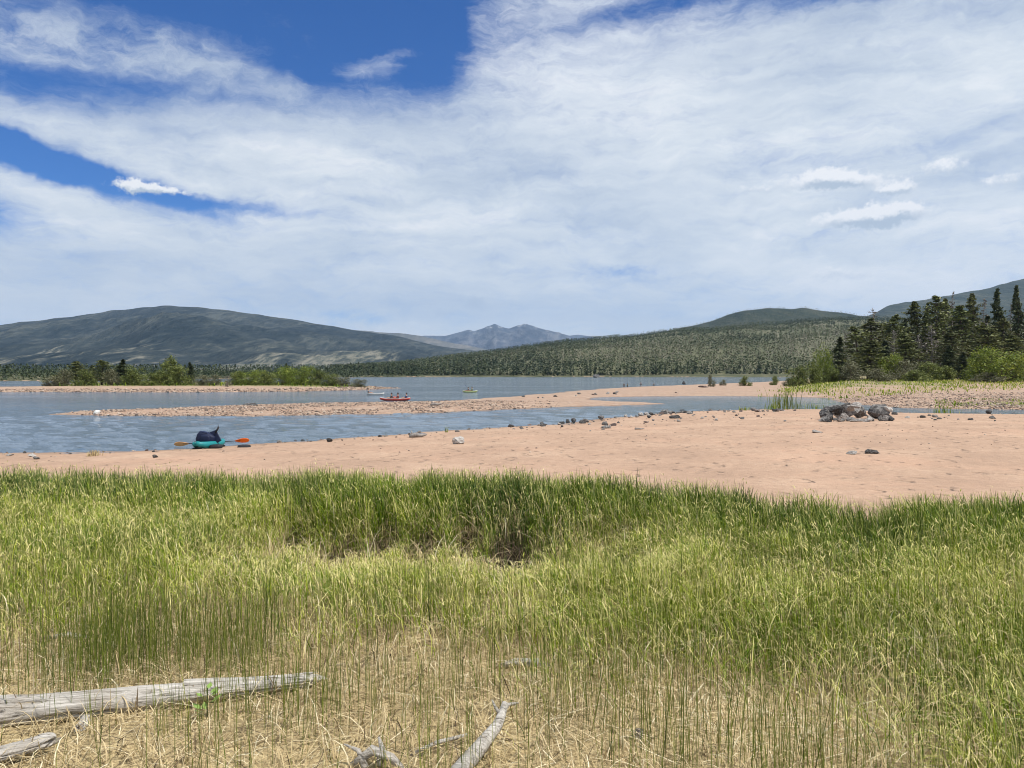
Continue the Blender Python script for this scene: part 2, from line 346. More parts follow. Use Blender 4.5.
# ------------------------------------------------------------------ hills and mountains
def hill_material(name, stops, sc, meadow=None, cover=.5, snow=0., bumpd=20):
    m, t, p, _ = mat(name); P = t.mapping(pos(t), sc=(1, .15, .9))
    a = t.noise(P, sc, 6, .62); b = t.noise(P, sc*9, 4, .7); c = t.noise(t.mapping(P, loc=(900, 300, 0)), sc*.35, 5, .6)
    v = t.m('ADD', t.m('MULTIPLY', a, .5), t.m('MULTIPLY', b, .5))
    col = t.ramp(v, stops)
    if meadow:
        w = t.m('ADD', t.m('ADD', t.m('MULTIPLY', c, .55), t.m('MULTIPLY', a, .45)), t.m('MULTIPLY', t.m('SUBTRACT', b, .5), .35))
        w = t.m('ADD', w, t.m('MULTIPLY', t.attr('low'), .17))
        col = t.mix(t.sstep(w, cover, cover+.10), col, t.ramp(b, meadow))
    if snow: col = t.mix(t.sstep(t.m('ADD', t.attr('high'), t.m('MULTIPLY', t.m('SUBTRACT', b, .5), 1.2)), .98, 1.12, 0, snow), col, (.8, .8, .82))
    t.put(p.inputs['Base Color'], col); p.inputs['Roughness'].default_value = .95; p.inputs['Specular IOR Level'].default_value = .05
    bump(t, p, t.m('ADD', a, t.m('MULTIPLY', b, .7)), .9, bumpd)
    return m
HILLS = {}
def hill(name, prof, Df, Dr, m, label, rough=.12, nsc=400., power=1.1, npx=420, nt=70, back=.6, seed=1, gull=1.):
    prof = np.array(prof, float); px = np.linspace(prof[0, 0], prof[-1, 0], npx)
    hr = (HY-np.interp(px, prof[:, 0], prof[:, 1]))/F*Dr+CH
    hr = hr*(1+.035*fbm(px*.045+seed, px*0+seed, 4, seed)*2); k = np.ones(3)/3; hr = np.convolve(np.pad(hr, 1, 'edge'), k, 'valid')
    t = np.concatenate([np.linspace(0, 1, nt), 1+np.linspace(0, back, nt//3)[1:]])
    Tt, PX = np.meshgrid(t, px, indexing='ij'); HR = np.broadcast_to(hr, Tt.shape)
    Yw = Df+(Dr-Df)*Tt; Xw = (PX-CX)/F*Yw
    shp = np.where(Tt <= 1, np.clip(Tt, 0, 1)**power, 1-((Tt-1)/back)**2*.8)
    n = fbm(Xw/nsc, Yw/nsc, 5, seed); rid = 1-np.abs(fbm(Xw/nsc*.9+5, Yw/nsc*.5, 5, seed+9))*4
    env = np.sin(np.clip(Tt, 0, 1)*math.pi)**.8+.08*(Tt > .5)
    Zw = HR*shp+HR*rough*env*(n*1.6+gull*(rid-.5)*.5)
    Zw = np.where(Tt <= 0, -6, Zw)
    HILLS[name] = (px, hr, Df, Dr, power, rough, nsc, seed, gull)
    nr, na = Tt.shape
    low = 1-np.clip(Tt, 0, 1)*1.6
    me = qmesh(name, np.stack([Xw, Yw, Zw], -1).reshape(-1, 3), grid_faces(nr, na, False)[:, ::-1], dict(low=np.clip(low, -1, 1).ravel(), high=np.clip(Zw/HR.max(), 0, 1).ravel()), True)
    return tag(link(name, me, None, m), label, kind='structure')
def hill_z(name, PX, T):
    px, hr, Df, Dr, power, rough, nsc, seed, gull = HILLS[name]
    Y_ = Df+(Dr-Df)*T; X_ = (PX-CX)/F*Y_; HR = np.interp(PX, px, hr)
    n = fbm(X_/nsc, Y_/nsc, 5, seed); rid = 1-np.abs(fbm(X_/nsc*.9+5, Y_/nsc*.5, 5, seed+9))*4
    env = np.sin(np.clip(T, 0, 1)*math.pi)**.8+.08*(T > .5)
    return X_, Y_, HR*T**power+HR*rough*env*(n*1.6+gull*(rid-.5)*.5)

m_far = hill_material('rock_alpine', [(.38, (.02, .03, .045)), (.5, (.055, .065, .085)), (.62, (.16, .16, .17))], 1/900, snow=.45, bumpd=60)
m_tan = hill_material('tundra_slope', [(.35, (.05, .06, .06)), (.5, (.11, .11, .10)), (.65, (.21, .19, .17))], 1/600, bumpd=30)
m_left = hill_material('forested_mountain', [(.40, (.010, .018, .022)), (.5, (.028, .037, .038)), (.60, (.07, .078, .070))], 1/260, [(.4, (.08, .092, .07)), (.62, (.19, .18, .145))], .615, bumpd=30)
m_hill = hill_material('hillside_floor', [(.35, (.06, .07, .035)), (.52, (.13, .13, .08)), (.68, (.22, .20, .145))], 1/60, bumpd=3)
m_green = hill_material('green_ridge', [(.38, (.012, .020, .014)), (.5, (.035, .045, .028)), (.62, (.085, .085, .06))], 1/110, bumpd=14)
m_right = hill_material('right_mountain_forest', [(.38, (.020, .030, .024)), (.5, (.045, .055, .040)), (.62, (.10, .10, .075))], 1/200, [(.35, (.12, .13, .09)), (.65, (.24, .22, .17))], .66, bumpd=22)

hill('alpine_peaks', [(250, 362), (330, 350), (400, 338), (425, 334.5), (445, 336), (458, 332.5), (468, 329), (474, 331.5), (481, 329.5), (488, 327), (495, 324.6), (501, 328), (509, 330.5), (518, 327), (526, 324.4), (534, 326.8), (545, 329.5), (556, 332.5), (568, 336), (578, 335), (590, 336.5), (610, 342), (700, 358)],
     9000, 14000, m_far, 'distant blue rocky peaks with a streak of snow', .30, 1500, 1.0, seed=4, gull=2.0)
hill('tan_foothills', [(120, 345), (250, 322), (330, 328), (355, 330), (380, 331.5), (398, 332.8), (415, 335), (440, 340), (475, 347), (560, 362), (640, 372)],
     6500, 8500, m_tan, 'pale tundra ridge behind the left mountain', .12, 700, 1.0, seed=8)
hill('left_mountain', [(-900, 350), (-500, 338), (-200, 330), (-60, 328), (0, 325), (30, 321.5), (60, 318.5), (90, 315.5), (112, 310.5), (135, 307), (165, 305.4), (195, 307.5), (225, 310.5), (255, 314.5), (275, 316.5), (310, 322.5), (345, 327.5), (375, 333.5), (400, 337), (430, 343.5), (460, 349), (500, 354), (560, 361), (640, 370)],
     1800, 5200, m_left, 'long rounded forested mountain across the lake', .24, 520, 1.25, 600, 100, seed=2)
hill('right_mountain', [(700, 352), (790, 334), (840, 324), (866, 316.5), (885, 308), (905, 302), (930, 298.5), (955, 294), (980, 290), (1000, 285.5), (1024, 279), (1080, 268), (1200, 250), (1400, 240), (1700, 250)],
     2600, 4600, m_right, 'blue-green mountain rising at the right edge', .14, 500, 1.0, 400, 80, seed=12)
hill('green_ridge', [(560, 360), (610, 341), (650, 334), (690, 326), (712, 321), (730, 314.5), (748, 310.8), (770, 309), (790, 309.3), (803, 307.5), (815, 309.5), (835, 312.5), (860, 315.5), (900, 318), (960, 322), (1100, 330), (1500, 345)],
     1900, 3200, m_green, 'dark green wooded ridge behind the near hillside', .06, 260, .9, 400, 60, seed=15)
hill('forest_hillside', [(200, 373), (300, 369.5), (360, 367), (400, 364), (440, 359), (480, 353.5), (520, 348.5), (560, 343), (600, 339.5), (640, 336.8), (700, 329.5), (740, 326.5), (800, 322.5), (850, 320), (900, 319), (1000, 320), (1300, 330), (1700, 345)],
     735, 1900, m_hill, 'wooded hillside above the far shore', .09, 150, .72, 500, 90, seed=6, gull=.6)

# ------------------------------------------------------------------ haze
hb = bmesh.new(); bmesh.ops.create_cube(hb, size=1.0)
for v in hb.verts: v.co = Vector((v.co.x*36000, v.co.y*36000, (-8 if v.co.z < 0 else 1500)))
hme = bpy.data.meshes.new('haze'); hb.to_mesh(hme); hb.free()
hm = bpy.data.materials.new('air_haze'); hm.use_nodes = True; t = NT(hm.node_tree); t.n.clear()
pv = t.node('ShaderNodeVolumePrincipled'); pv.inputs['Color'].default_value = (.46, .67, 1, 1); pv.inputs['Density'].default_value = 4.4e-5; pv.inputs['Anisotropy'].default_value = .2
t.l.new(pv.outputs[0], t.node('ShaderNodeOutputMaterial').inputs['Volume'])
tag(link('haze', hme, None, hm), 'thin blue haze in the air', kind='stuff')

# ------------------------------------------------------------------ leaf and wood materials
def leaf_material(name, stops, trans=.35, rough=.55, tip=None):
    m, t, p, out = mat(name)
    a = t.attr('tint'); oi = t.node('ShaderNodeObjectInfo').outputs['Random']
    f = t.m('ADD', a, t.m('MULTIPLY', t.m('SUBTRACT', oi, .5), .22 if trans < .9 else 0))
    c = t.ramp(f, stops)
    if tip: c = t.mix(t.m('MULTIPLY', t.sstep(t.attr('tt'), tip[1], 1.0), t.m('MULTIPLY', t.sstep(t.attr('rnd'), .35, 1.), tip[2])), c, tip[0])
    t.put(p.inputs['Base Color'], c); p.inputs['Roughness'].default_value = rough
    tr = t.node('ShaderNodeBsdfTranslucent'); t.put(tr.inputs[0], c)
    mx = t.node('ShaderNodeMixShader'); mx.inputs[0].default_value = trans
    t.l.new(p.outputs[0], mx.inputs[1]); t.l.new(tr.outputs[0], mx.inputs[2]); t.l.new(mx.outputs[0], out.inputs[0])
    return m
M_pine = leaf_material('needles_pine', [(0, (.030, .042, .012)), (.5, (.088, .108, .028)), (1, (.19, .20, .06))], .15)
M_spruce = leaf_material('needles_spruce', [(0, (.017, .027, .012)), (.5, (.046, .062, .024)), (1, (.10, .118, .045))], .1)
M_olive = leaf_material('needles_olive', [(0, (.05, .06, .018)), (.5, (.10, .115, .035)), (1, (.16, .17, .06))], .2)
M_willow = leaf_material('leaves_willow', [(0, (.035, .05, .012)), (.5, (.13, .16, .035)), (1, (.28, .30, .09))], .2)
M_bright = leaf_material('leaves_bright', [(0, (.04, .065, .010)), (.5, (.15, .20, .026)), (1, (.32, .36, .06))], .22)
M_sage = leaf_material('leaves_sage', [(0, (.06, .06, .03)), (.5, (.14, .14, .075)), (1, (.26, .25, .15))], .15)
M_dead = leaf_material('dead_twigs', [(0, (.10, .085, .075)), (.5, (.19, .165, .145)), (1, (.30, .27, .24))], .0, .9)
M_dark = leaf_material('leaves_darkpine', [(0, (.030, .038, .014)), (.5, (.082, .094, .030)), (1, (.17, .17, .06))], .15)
def bark_material(name, c0, c1):
    m, t, p, _ = mat(name); P = t.node('ShaderNodeTexCoord').outputs['Object']
    n = t.noise(t.mapping(P, sc=(6, 6, 1)), 3, 5, .7); t.put(p.inputs['Base Color'], t.ramp(n, [(.3, c0), (.7, c1)])); p.inputs['Roughness'].default_value = .9
    bump(t, p, n, .6, .05); return m
M_bark = bark_material('bark', (.06, .045, .035), (.17, .13, .105)); M_greybark = bark_material('bark_grey', (.14, .125, .115), (.34, .31, .285))

def card_cloud(C, size, tint, up=.5, tris=False, seed=0):
    """leaf-sized quads at centres C, random orientation"""
    r = np.random.default_rng(seed); n = len(C)
    a = r.normal(size=(n, 3)); a /= np.linalg.norm(a, axis=1)[:, None]
    b = r.normal(size=(n, 3)); b -= (b*a).sum(1)[:, None]*a; b /= np.linalg.norm(b, axis=1)[:, None]
    s = np.asarray(size)*np.ones(n); asp = r.uniform(.35, .8, n)
    a = a*s[:, None]; b = b*(s*asp)[:, None]
    j = lambda: 1+r.uniform(-.35, .35, (n, 1))
    V = np.stack([C-a*j(), C-b*j(), C+a*j(), C+b*j()], 1).reshape(-1, 3)
    Q = np.arange(n*4).reshape(n, 4)
    return V, Q, np.repeat(tint, 4)
def tube(pts, rad, sides=7, closed=True):
    pts = [Vector(p) for p in pts]; V = []; Fq = []; Ft = []
    up = Vector((.13, .21, 1)).normalized()
    for i, p in enumerate(pts):
        d = (pts[min(i+1, len(pts)-1)]-pts[max(i-1, 0)]).normalized()
        u = d.cross(up); u = u.normalized() if u.length > .1 else d.cross(Vector((1, 0, 0))).normalized(); w = d.cross(u)
        for k in range(sides):
            a = 2*math.pi*k/sides; V.append(p+(u*math.cos(a)+w*math.sin(a))*rad[i])
    n = len(pts)
    for i in range(n-1):
        for k in range(sides): Fq.append((i*sides+k, i*sides+(k+1) % sides, (i+1)*sides+(k+1) % sides, (i+1)*sides+k))
    V.append(pts[0]); V.append(pts[-1]); a, b = len(V)-2, len(V)-1
    for k in range(sides): Ft.append((a, (k+1) % sides, k)); Ft.append((b, (n-1)*sides+k, (n-1)*sides+(k+1) % sides))
    return V, Fq, Ft
class MB:
    def __init__(s): s.V = []; s.F = []
    def add(s, V, *Fs):
        o = len(s.V); s.V += [Vector(v) for v in V]
        for Fx in Fs: s.F += [tuple(int(i)+o for i in f) for f in Fx]
        return s
    def tube(s, pts, rad, sides=7): return s.add(*tube(pts, rad, sides))
    def mesh(s, name, m, smooth=True):
        me = bpy.data.meshes.new(name); me.from_pydata([tuple(v) for v in s.V], [], s.F); me.materials.append(m)
        if smooth: me.polygons.foreach_set('use_smooth', np.ones(len(me.polygons), bool))
        me.update(); return me
    def build(s, name, m, parent=None, smooth=True): return link(name, s.mesh(name, m, smooth), parent)

# tree prototypes: unit height 1 trees kept as mesh pairs (trunk, crown), scaled per copy
def conifer_meshes(kind, seed, m_leaf, m_bark):
    r = np.random.default_rng(seed); rr = random.Random(seed)
    tr = MB(); bend = [(rr.uniform(-.004, .004)*i, rr.uniform(-.004, .004)*i, i/6) for i in range(7)]
    tr.tube(bend, [.016*(1-i/6.3)+.0015 for i in range(7)], 7)
    C = []; S_ = []; Tn = []
    if kind == 'spruce': base, wmax, nlev, droop, per = .04, .175, 40, -.25, 9
    elif kind == 'pine': base, wmax, nlev, droop, per = .12, .185, 32, .12, 7
    else: base, wmax, nlev, droop, per = .15, .15, 26, -.1, 5
    gaps = [rr.random() for _ in range(12)]
    for i in range(nlev):
        h = base+(1-base)*(i/nlev)**.95
        f = (1-h)/(1-base)
        if kind == 'spruce': w = wmax*(f**.8)*rr.uniform(.6, 1.1)
        else: w = wmax*(min(1, f*2.0)**.7)*rr.uniform(.45, 1.15)*(.75+.5*gaps[int(h*11)])
        nb = rr.randint(per-2, per+1)
        for b in range(nb):
            az_ = rr.uniform(0, 6.283); L = w*rr.uniform(.6, 1.15)
            tip = Vector((math.cos(az_)*L, math.sin(az_)*L, L*droop+rr.uniform(-.01, .015)))
            k = min(5, int(h*6)); q0 = Vector(bend[k])*(1-(h*6-k))+Vector(bend[k+1])*(h*6-k)
            if kind != 'spruce' or rr.random() < .4: tr.tube([q0, q0+tip*.5, q0+tip], [.0035, .0022, .0008], 3)
            if kind == 'dead': 
                for q in range(3):
                    if rr.random() < .5: 
                        s0 = q0+tip*rr.uniform(.3, .9); tr.tube([s0, s0+Vector((rr.uniform(-.03, .03), rr.uniform(-.03, .03), rr.uniform(-.01, .03)))], [.0016, .0006], 3)
                nc = rr.choice([0, 1, 2, 3])
            else: nc = 12 if kind == 'spruce' else 14
            for q in range(nc):
                u = rr.uniform(.15, 1.05) if kind == 'spruce' else rr.uniform(.35, 1.08)
                sp = L*.22+.006
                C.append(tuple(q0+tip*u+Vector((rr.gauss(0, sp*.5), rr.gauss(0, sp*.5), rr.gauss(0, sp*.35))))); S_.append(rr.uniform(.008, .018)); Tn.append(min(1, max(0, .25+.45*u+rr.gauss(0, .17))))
    C = np.array(C); V, Q, ti = card_cloud(C, np.array(S_), np.array(Tn), seed=seed)
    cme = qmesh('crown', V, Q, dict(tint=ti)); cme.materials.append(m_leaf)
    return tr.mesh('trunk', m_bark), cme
def bush_meshes(seed, m_leaf, n=3600, tall=1.0, lobes=14, m_bark=None, leaf=.027, open_=.0):
    """unit height, unit width; several uneven lobes of leaves on stems from the base"""
    r = np.random.default_rng(seed); rr = random.Random(seed); st = MB(); C = []
    Ls = []
    for k in range(lobes):
        a = rr.uniform(0, 6.28); d = rr.uniform(0.05, .36); hz_ = (rr.uniform(.10, .30) if k % 2 else rr.uniform(.45, .85)*(1-.6*d)); d = d*(1.25 if k % 2 else 1); rad = rr.uniform(.14, .23)
        Ls.append((math.cos(a)*d, math.sin(a)*d, hz_, rad))
    for (lx, ly, lz, rad) in Ls:
        st.tube([(lx*.1, ly*.1, -.03), (lx*.5, ly*.5, lz*.5), (lx, ly, lz)], [.014, .009, .004], 4)
        m_ = n//lobes; p = r.normal(size=(m_, 3)); p /= np.linalg.norm(p, axis=1)[:, None]; rad_ = rad*r.uniform(.35, 1.12, (m_, 1))
        p = p*rad_*np.array([1, 1, 1.05]); p[:, 2] *= np.where(p[:, 2] > 0, 1.15, 1.9)
        C.append(p+np.array([lx, ly, lz]))
    for k in range(lobes*3):
        lx, ly, lz, rad = rr.choice(Ls); t0 = Vector((lx+rr.gauss(0, rad*.6), ly+rr.gauss(0, rad*.6), lz+rad*rr.uniform(.4, 1.5)))
        C.append(np.array([t0+Vector((rr.gauss(0, .012), rr.gauss(0, .012), -q*.018)) for q in range(6)]))
    C = np.vstack(C); C[:, 2] = np.maximum(C[:, 2], .0+.10*r.random(len(C))); C[:, 2] /= np.percentile(C[:, 2], 99.7)
    ph = r.uniform(0, 6, 3); tn = np.clip(.5+.22*r.normal(size=len(C))+.25*np.sin(C[:, 0]*17+ph[0])*np.sin(C[:, 1]*15+ph[1])*np.sin(C[:, 2]*13+ph[2])*1.6, 0, 1)
    V, Q, ti = card_cloud(C, leaf*r.uniform(.6, 1.3, len(C)), tn, seed=seed)
    cme = qmesh('foliage', V, Q, dict(tint=ti)); cme.materials.append(m_leaf)
    return st.mesh('stem', m_bark or M_bark), cme
PROTO = {
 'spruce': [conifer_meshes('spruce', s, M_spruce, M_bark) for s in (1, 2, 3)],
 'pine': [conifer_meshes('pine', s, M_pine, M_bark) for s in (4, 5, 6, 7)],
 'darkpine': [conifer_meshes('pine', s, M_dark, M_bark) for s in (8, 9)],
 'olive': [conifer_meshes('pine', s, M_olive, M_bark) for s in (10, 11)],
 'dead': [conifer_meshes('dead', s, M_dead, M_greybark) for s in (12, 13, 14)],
 'willow': [bush_meshes(s, M_willow) for s in (20, 21, 22)],
 'bright': [bush_meshes(s, M_bright, 5200, lobes=18, leaf=.021) for s in (23, 24)],
 'sage': [bush_meshes(s, M_sage, 2600) for s in (25, 26)],
 'brush': [bush_meshes(s, M_dead, 900, leaf=.018) for s in (27,)],
}
def plant(kind, px, top, Y_, wpx, label, cat='tree', group=None, name=None, var=None, dz=0.):
    x = (px-CX)/F*Y_; zb = hz(x, Y_)-.05+dz; hgt = CH+(HY-top)/F*Y_-zb
    con = kind in ('spruce', 'pine', 'darkpine', 'olive', 'dead')
    pr = PROTO[kind]; k = random.randrange(len(pr)) if var is None else var % len(pr); a, b = pr[k]
    nm = name or {'spruce': 'spruce_tree', 'pine': 'pine_tree', 'darkpine': 'pine_tree', 'olive': 'pine_tree', 'dead': 'dead_tree', 'willow': 'willow_bush', 'bright': 'leafy_bush', 'sage': 'shrub', 'brush': 'dry_shrub'}[kind]
    e = empty(nm, (x, Y_, zb), random.uniform(0, 6.28))
    wm = wpx/F*Y_; sx_ = wm/(.33 if con else 1.05)
    e.scale = (sx_, sx_, hgt)
    link('trunk' if con else 'stem', a, e); link('crown' if con else 'foliage', b, e)
    return tag(e, label, cat, group)

# the pine grove on the right shore
G = 'conifers of the grove on the right shore'
for row in [
 ('dead', 873, 308, 205, 26, 'bare-topped snag rising at the left end of the grove'),
 ('darkpine', 871, 318, 185, 34, 'broad dark pine beneath the snag at the left end of the grove'),
 ('pine', 856, 326, 172, 26, 'pine with gappy crown left of the broad dark pine'),
 ('pine', 893, 314, 190, 26, 'pine between the broad dark pine and the tall cluster'),
 ('spruce', 839, 337, 165, 24, 'short nearly black spruce standing apart at the left of the grove'),
 ('darkpine', 916, 301, 195, 30, 'first tall dark pine of the cluster in the middle of the grove'),
 ('pine', 934, 295, 190, 26, 'tallest pine of the middle cluster with a pointed green top'),
 ('spruce', 925, 303, 200, 18, 'slim spruce wedged between the two tallest middle pines'),
 ('darkpine', 944, 298, 196, 24, 'dark pine just right of the tallest middle pine'),
 ('dead', 952, 291, 194, 16, 'thin grey dead pole tree with twiggy top in mid grove'),
 ('pine', 962, 305, 178, 32, 'olive-green pine with wide low branches right of the grey pole tree'),
 ('dead', 932, 325, 166, 24, 'grey leafless tree in front of the middle cluster'),
 ('dead', 918, 335, 168, 18, 'grey bare trunk low in front of the first tall pine'),
 ('darkpine', 973, 293, 185, 24, 'tall dark pine with ragged crown right of mid grove'),
 ('dead', 983, 298, 182, 18, 'pale grey dead tree between the ragged pine and the narrow spruce'),
 ('spruce', 996, 288, 176, 24, 'narrow dark spruce standing clear against the mountain'),
 ('dead', 1010, 304, 182, 20, 'grey dead tree between the two narrow spruces'),
 ('spruce', 1017, 285, 172, 22, 'narrow dark spruce at the very right of the photo'),
 ('spruce', 1034, 277, 172, 26, 'spruce cut by the right edge of the photo'),
 ('darkpine', 1052, 286, 172, 30, 'pine just beyond the right edge'),
 ('spruce', 1078, 280, 180, 28, 'spruce further beyond the right edge'),
 ('olive', 985, 325, 162, 38, 'olive pine with broad low crown above the round bush'),
 ('olive', 1012, 335, 166, 30, 'olive pine behind the round bush at the right edge'),
 ('olive', 905, 335, 165, 32, 'olive young pine low in front of the grove'),
 ('darkpine', 950, 330, 160, 30, 'dark low pine under the grey pole tree'),
 ('spruce', 884, 340, 168, 26, 'dark spruce tucked behind the yellow-green bushes'),
 ('darkpine', 1003, 318, 170, 28, 'dark pine behind the narrow spruce'),
 ('pine', 880, 325, 210, 24, 'pale green pine in the back row left of the cluster'),
 ('spruce', 905, 318, 208, 24, 'dark spruce in the back row of the grove'),
 ('spruce', 963, 312, 205, 24, 'black spruce in the back row behind the grey pole tree'),
 ('spruce', 988, 315, 205, 26, 'black spruce in the back row right of the ragged pine'),
 ('dead', 846, 333, 190, 18, 'thin grey dead tree behind the short black spruce'),
 ('dead', 893, 330, 172, 18, 'grey dead tree left of the middle cluster'),
 ('spruce', 948, 345, 155, 22, 'dark low spruce in the shaded gap of the grove'),
 ('spruce', 963, 352, 152, 20, 'small black spruce left of the round bright bush')]:
    plant(row[0], row[1], row[2], row[3], row[4]*(1.36 if row[0] != 'dead' else 1.2), row[5], 'tree', G)
GB = 'bushes along the foot of the grove'
for row in [
 ('willow', 798, 366, 140, 22, 'pale willow bush at the far left foot of the grove'),
 ('bright', 822, 345, 148, 18, 'upright yellow-green young aspen left of the black spruce'),
 ('willow', 812, 362, 143, 20, 'low green willow left of the upright aspen'),
 ('willow', 832, 368, 142, 20, 'olive willow below the short black spruce'),
 ('sage', 853, 362, 140, 28, 'brownish willow bush below the gappy pine'),
 ('olive', 869, 340, 150, 34, 'yellow-green young pine with a rounded crown at the foot of the grove'),
 ('bright', 888, 354, 148, 24, 'yellow-green bush right of the rounded young pine'),
 ('sage', 880, 368, 136, 26, 'dull green low bush in front of the rounded young pine'),
 ('sage', 905, 360, 145, 28, 'green bush at the foot of the middle pines'),
 ('willow', 928, 362, 143, 30, 'low green bush beneath the grey leafless tree'),
 ('willow', 915, 370, 136, 26, 'low sage-green bush fronting the grove'),
 ('willow', 946, 366, 141, 24, 'low dull green bush left of the shaded gap'),
 ('bright', 1001, 347, 130, 60, 'large round bright green bush near the right edge'),
 ('bright', 978, 355, 134, 24, 'small lime bush joined to the left side of the round bush'),
 ('bright', 1045, 352, 132, 50, 'bright bush beyond the right edge'),
 ('sage', 990, 372, 128, 30, 'low dull bush under the round bright bush')]:
    plant(row[0], row[1], row[2], row[3], row[4]*(1.3 if row[4] < 50 else 1.0), row[5], 'bush' if row[0] != 'olive' else 'tree', GB)
# the long gravel island on the left
GI = 'bushes and trees on the gravel island'
for row in [
 ('sage', 54, 376, 140, 22, 'lowest sage bush at the left tip of the island'),
 ('sage', 64, 370, 138, 18, 'grey-green bush beside the left tip of the island'),
 ('olive', 76, 362, 142, 22, 'olive tree with a rounded top, leftmost tall one on the island'),
 ('willow', 84, 371, 138, 18, 'pale willow right of the rounded olive tree'),
 ('spruce', 92, 366, 150, 12, 'small dark conifer left of the green pine pair'),
 ('pine', 102, 361, 146, 20, 'green pine left of the darkest conifer on the island'),
 ('sage', 111, 370, 140, 16, 'grey-green willow between the two island conifers'),
 ('spruce', 122, 360, 144, 20, 'darkest and densest conifer on the island'),
 ('willow', 133, 367, 140, 20, 'grey-green willow right of the darkest island conifer'),
 ('spruce', 138, 374, 148, 10, 'tiny black conifer beside the grey-green willow'),
 ('willow', 150, 374, 138, 20, 'low willow in the dip of the island thicket'),
 ('willow', 160, 371, 140, 18, 'rounded willow left of the tall yellow-green one'),
 ('willow', 171, 357, 144, 20, 'tallest yellow-green willow on the island'),
 ('willow', 180, 366, 140, 20, 'bushy willow right of the tallest willow'),
 ('spruce', 191, 363, 146, 13, 'small pointed dark conifer right of the tallest willow'),
 ('sage', 203, 376, 138, 16, 'low grey bush right of the pointed conifer'),
 ('sage', 215, 375.5, 140, 16, 'low grey bush in the middle of the island'),
 ('brush', 227, 376.5, 128, 9, 'pale leafless shrub on the gravel of the island'),
 ('willow', 238, 372, 142, 18, 'green bush right of the leafless shrub'),
 ('bright', 252, 371, 143, 24, 'bright green bush in the right half of the island'),
 ('willow', 268, 372, 142, 20, 'green bush left of the tallest bright bush'),
 ('bright', 284, 367, 146, 24, 'bright green bush with a pointed top right on the island'),
 ('bright', 300, 367, 144, 26, 'broad bright green bush, largest in the right half of the island'),
 ('willow', 316, 371, 146, 22, 'olive bush right of the broad bright one'),
 ('willow', 331, 375, 144, 20, 'low olive bush near the right end of the island'),
 ('sage', 345, 378, 142, 18, 'low dull bush second from the right end of the island'),
 ('sage', 358, 380, 138, 16, 'lowest bush at the right end of the island'),
 ('spruce', 287, 364, 160, 8, 'dark conifer tip poking out behind the bright bushes')]:
    plant(row[0], row[1], row[2]-1, row[3], row[4]*1.35, row[5], 'bush' if row[0] not in ('spruce', 'pine', 'olive') else 'tree', GI)
# small shrubs on the middle sand spit
for row in [
 ('sage', 711, 374.5, 150, 10, 'leafy shrub at the water edge, leftmost on the right-hand sand spit'),
 ('willow', 745, 376, 160, 15, 'low wide shrub on the far edge of the right-hand sand spit'),
 ('sage', 723, 379.5, 165, 9, 'tiny shrub between the two larger shrubs of the sand spit'),
 ('willow', 775, 376, 170, 11, 'small green shrub where the sand spit meets the meadow'),
 ('sage', 788, 378, 150, 12, 'pale shrub left of the grove bushes')]:
    plant(*row[:5], row[5], 'bush', 'shrubs on the right-hand sand spit')

# ------------------------------------------------------------------ far forest
def mini_tree(n, seed, wid=.24, base=.05):
    r = np.random.default_rng(seed); h = base+(1-base)*r.random(n)**1.1; a = r.uniform(0, 6.28, n); w = wid*(1-h)**.75*r.uniform(.2, 1, n)
    C = np.stack([np.cos(a)*w, np.sin(a)*w, h], 1); C[0] = (0, 0, .97); C[1] = (0, 0, .9)
    V, Q, ti = card_cloud(C, .05+.085*(1-h), np.clip(.5+.2*r.normal(size=n), 0, 1), seed=seed)
    return V, Q, ti
def merged_trees(P, hgt, wscale, tint, n, seed0):
    """P (N,3) bases -> merged vertex arrays"""
    pr = [mini_tree(n, seed0+i) for i in range(6)]; N = len(P); which = rng.integers(0, 6, N); Vs = []; Qs = []; Ts = []; off = 0
    for k in range(6):
        idx = np.where(which == k)[0]
        if len(idx) == 0: continue
        V, Q, ti = pr[k]; a = rng.uniform(0, 6.28, len(idx)); ca, sa = np.cos(a)[:, None], np.sin(a)[:, None]
        hh = hgt[idx][:, None]; ww = hh*wscale[idx][:, None]
        X_ = (V[:, 0]*ca-V[:, 1]*sa)*ww+P[idx, 0:1]; Y_ = (V[:, 0]*sa+V[:, 1]*ca)*ww+P[idx, 1:2]; Z_ = V[:, 2]*hh+P[idx, 2:3]
        Vs.append(np.stack([X_, Y_, Z_], -1).reshape(-1, 3)); m_ = len(V)
        Qs.append((Q[None]+(np.arange(len(idx))*m_)[:, None, None]+off).reshape(-1, 4)); off += m_*len(idx)
        Ts.append(np.clip(tint[idx][:, None]+(ti[None]-.5)*.35, 0, 1).ravel())
    return np.vstack(Vs), np.vstack(Qs), np.concatenate(Ts)
M_forest = leaf_material('far_forest', [(0, (.012, .024, .010)), (.3, (.034, .054, .020)), (.52, (.095, .112, .040)), (.60, (.13, .13, .065)), (.75, (.19, .175, .135)), (1, (.29, .265, .22))], .1)
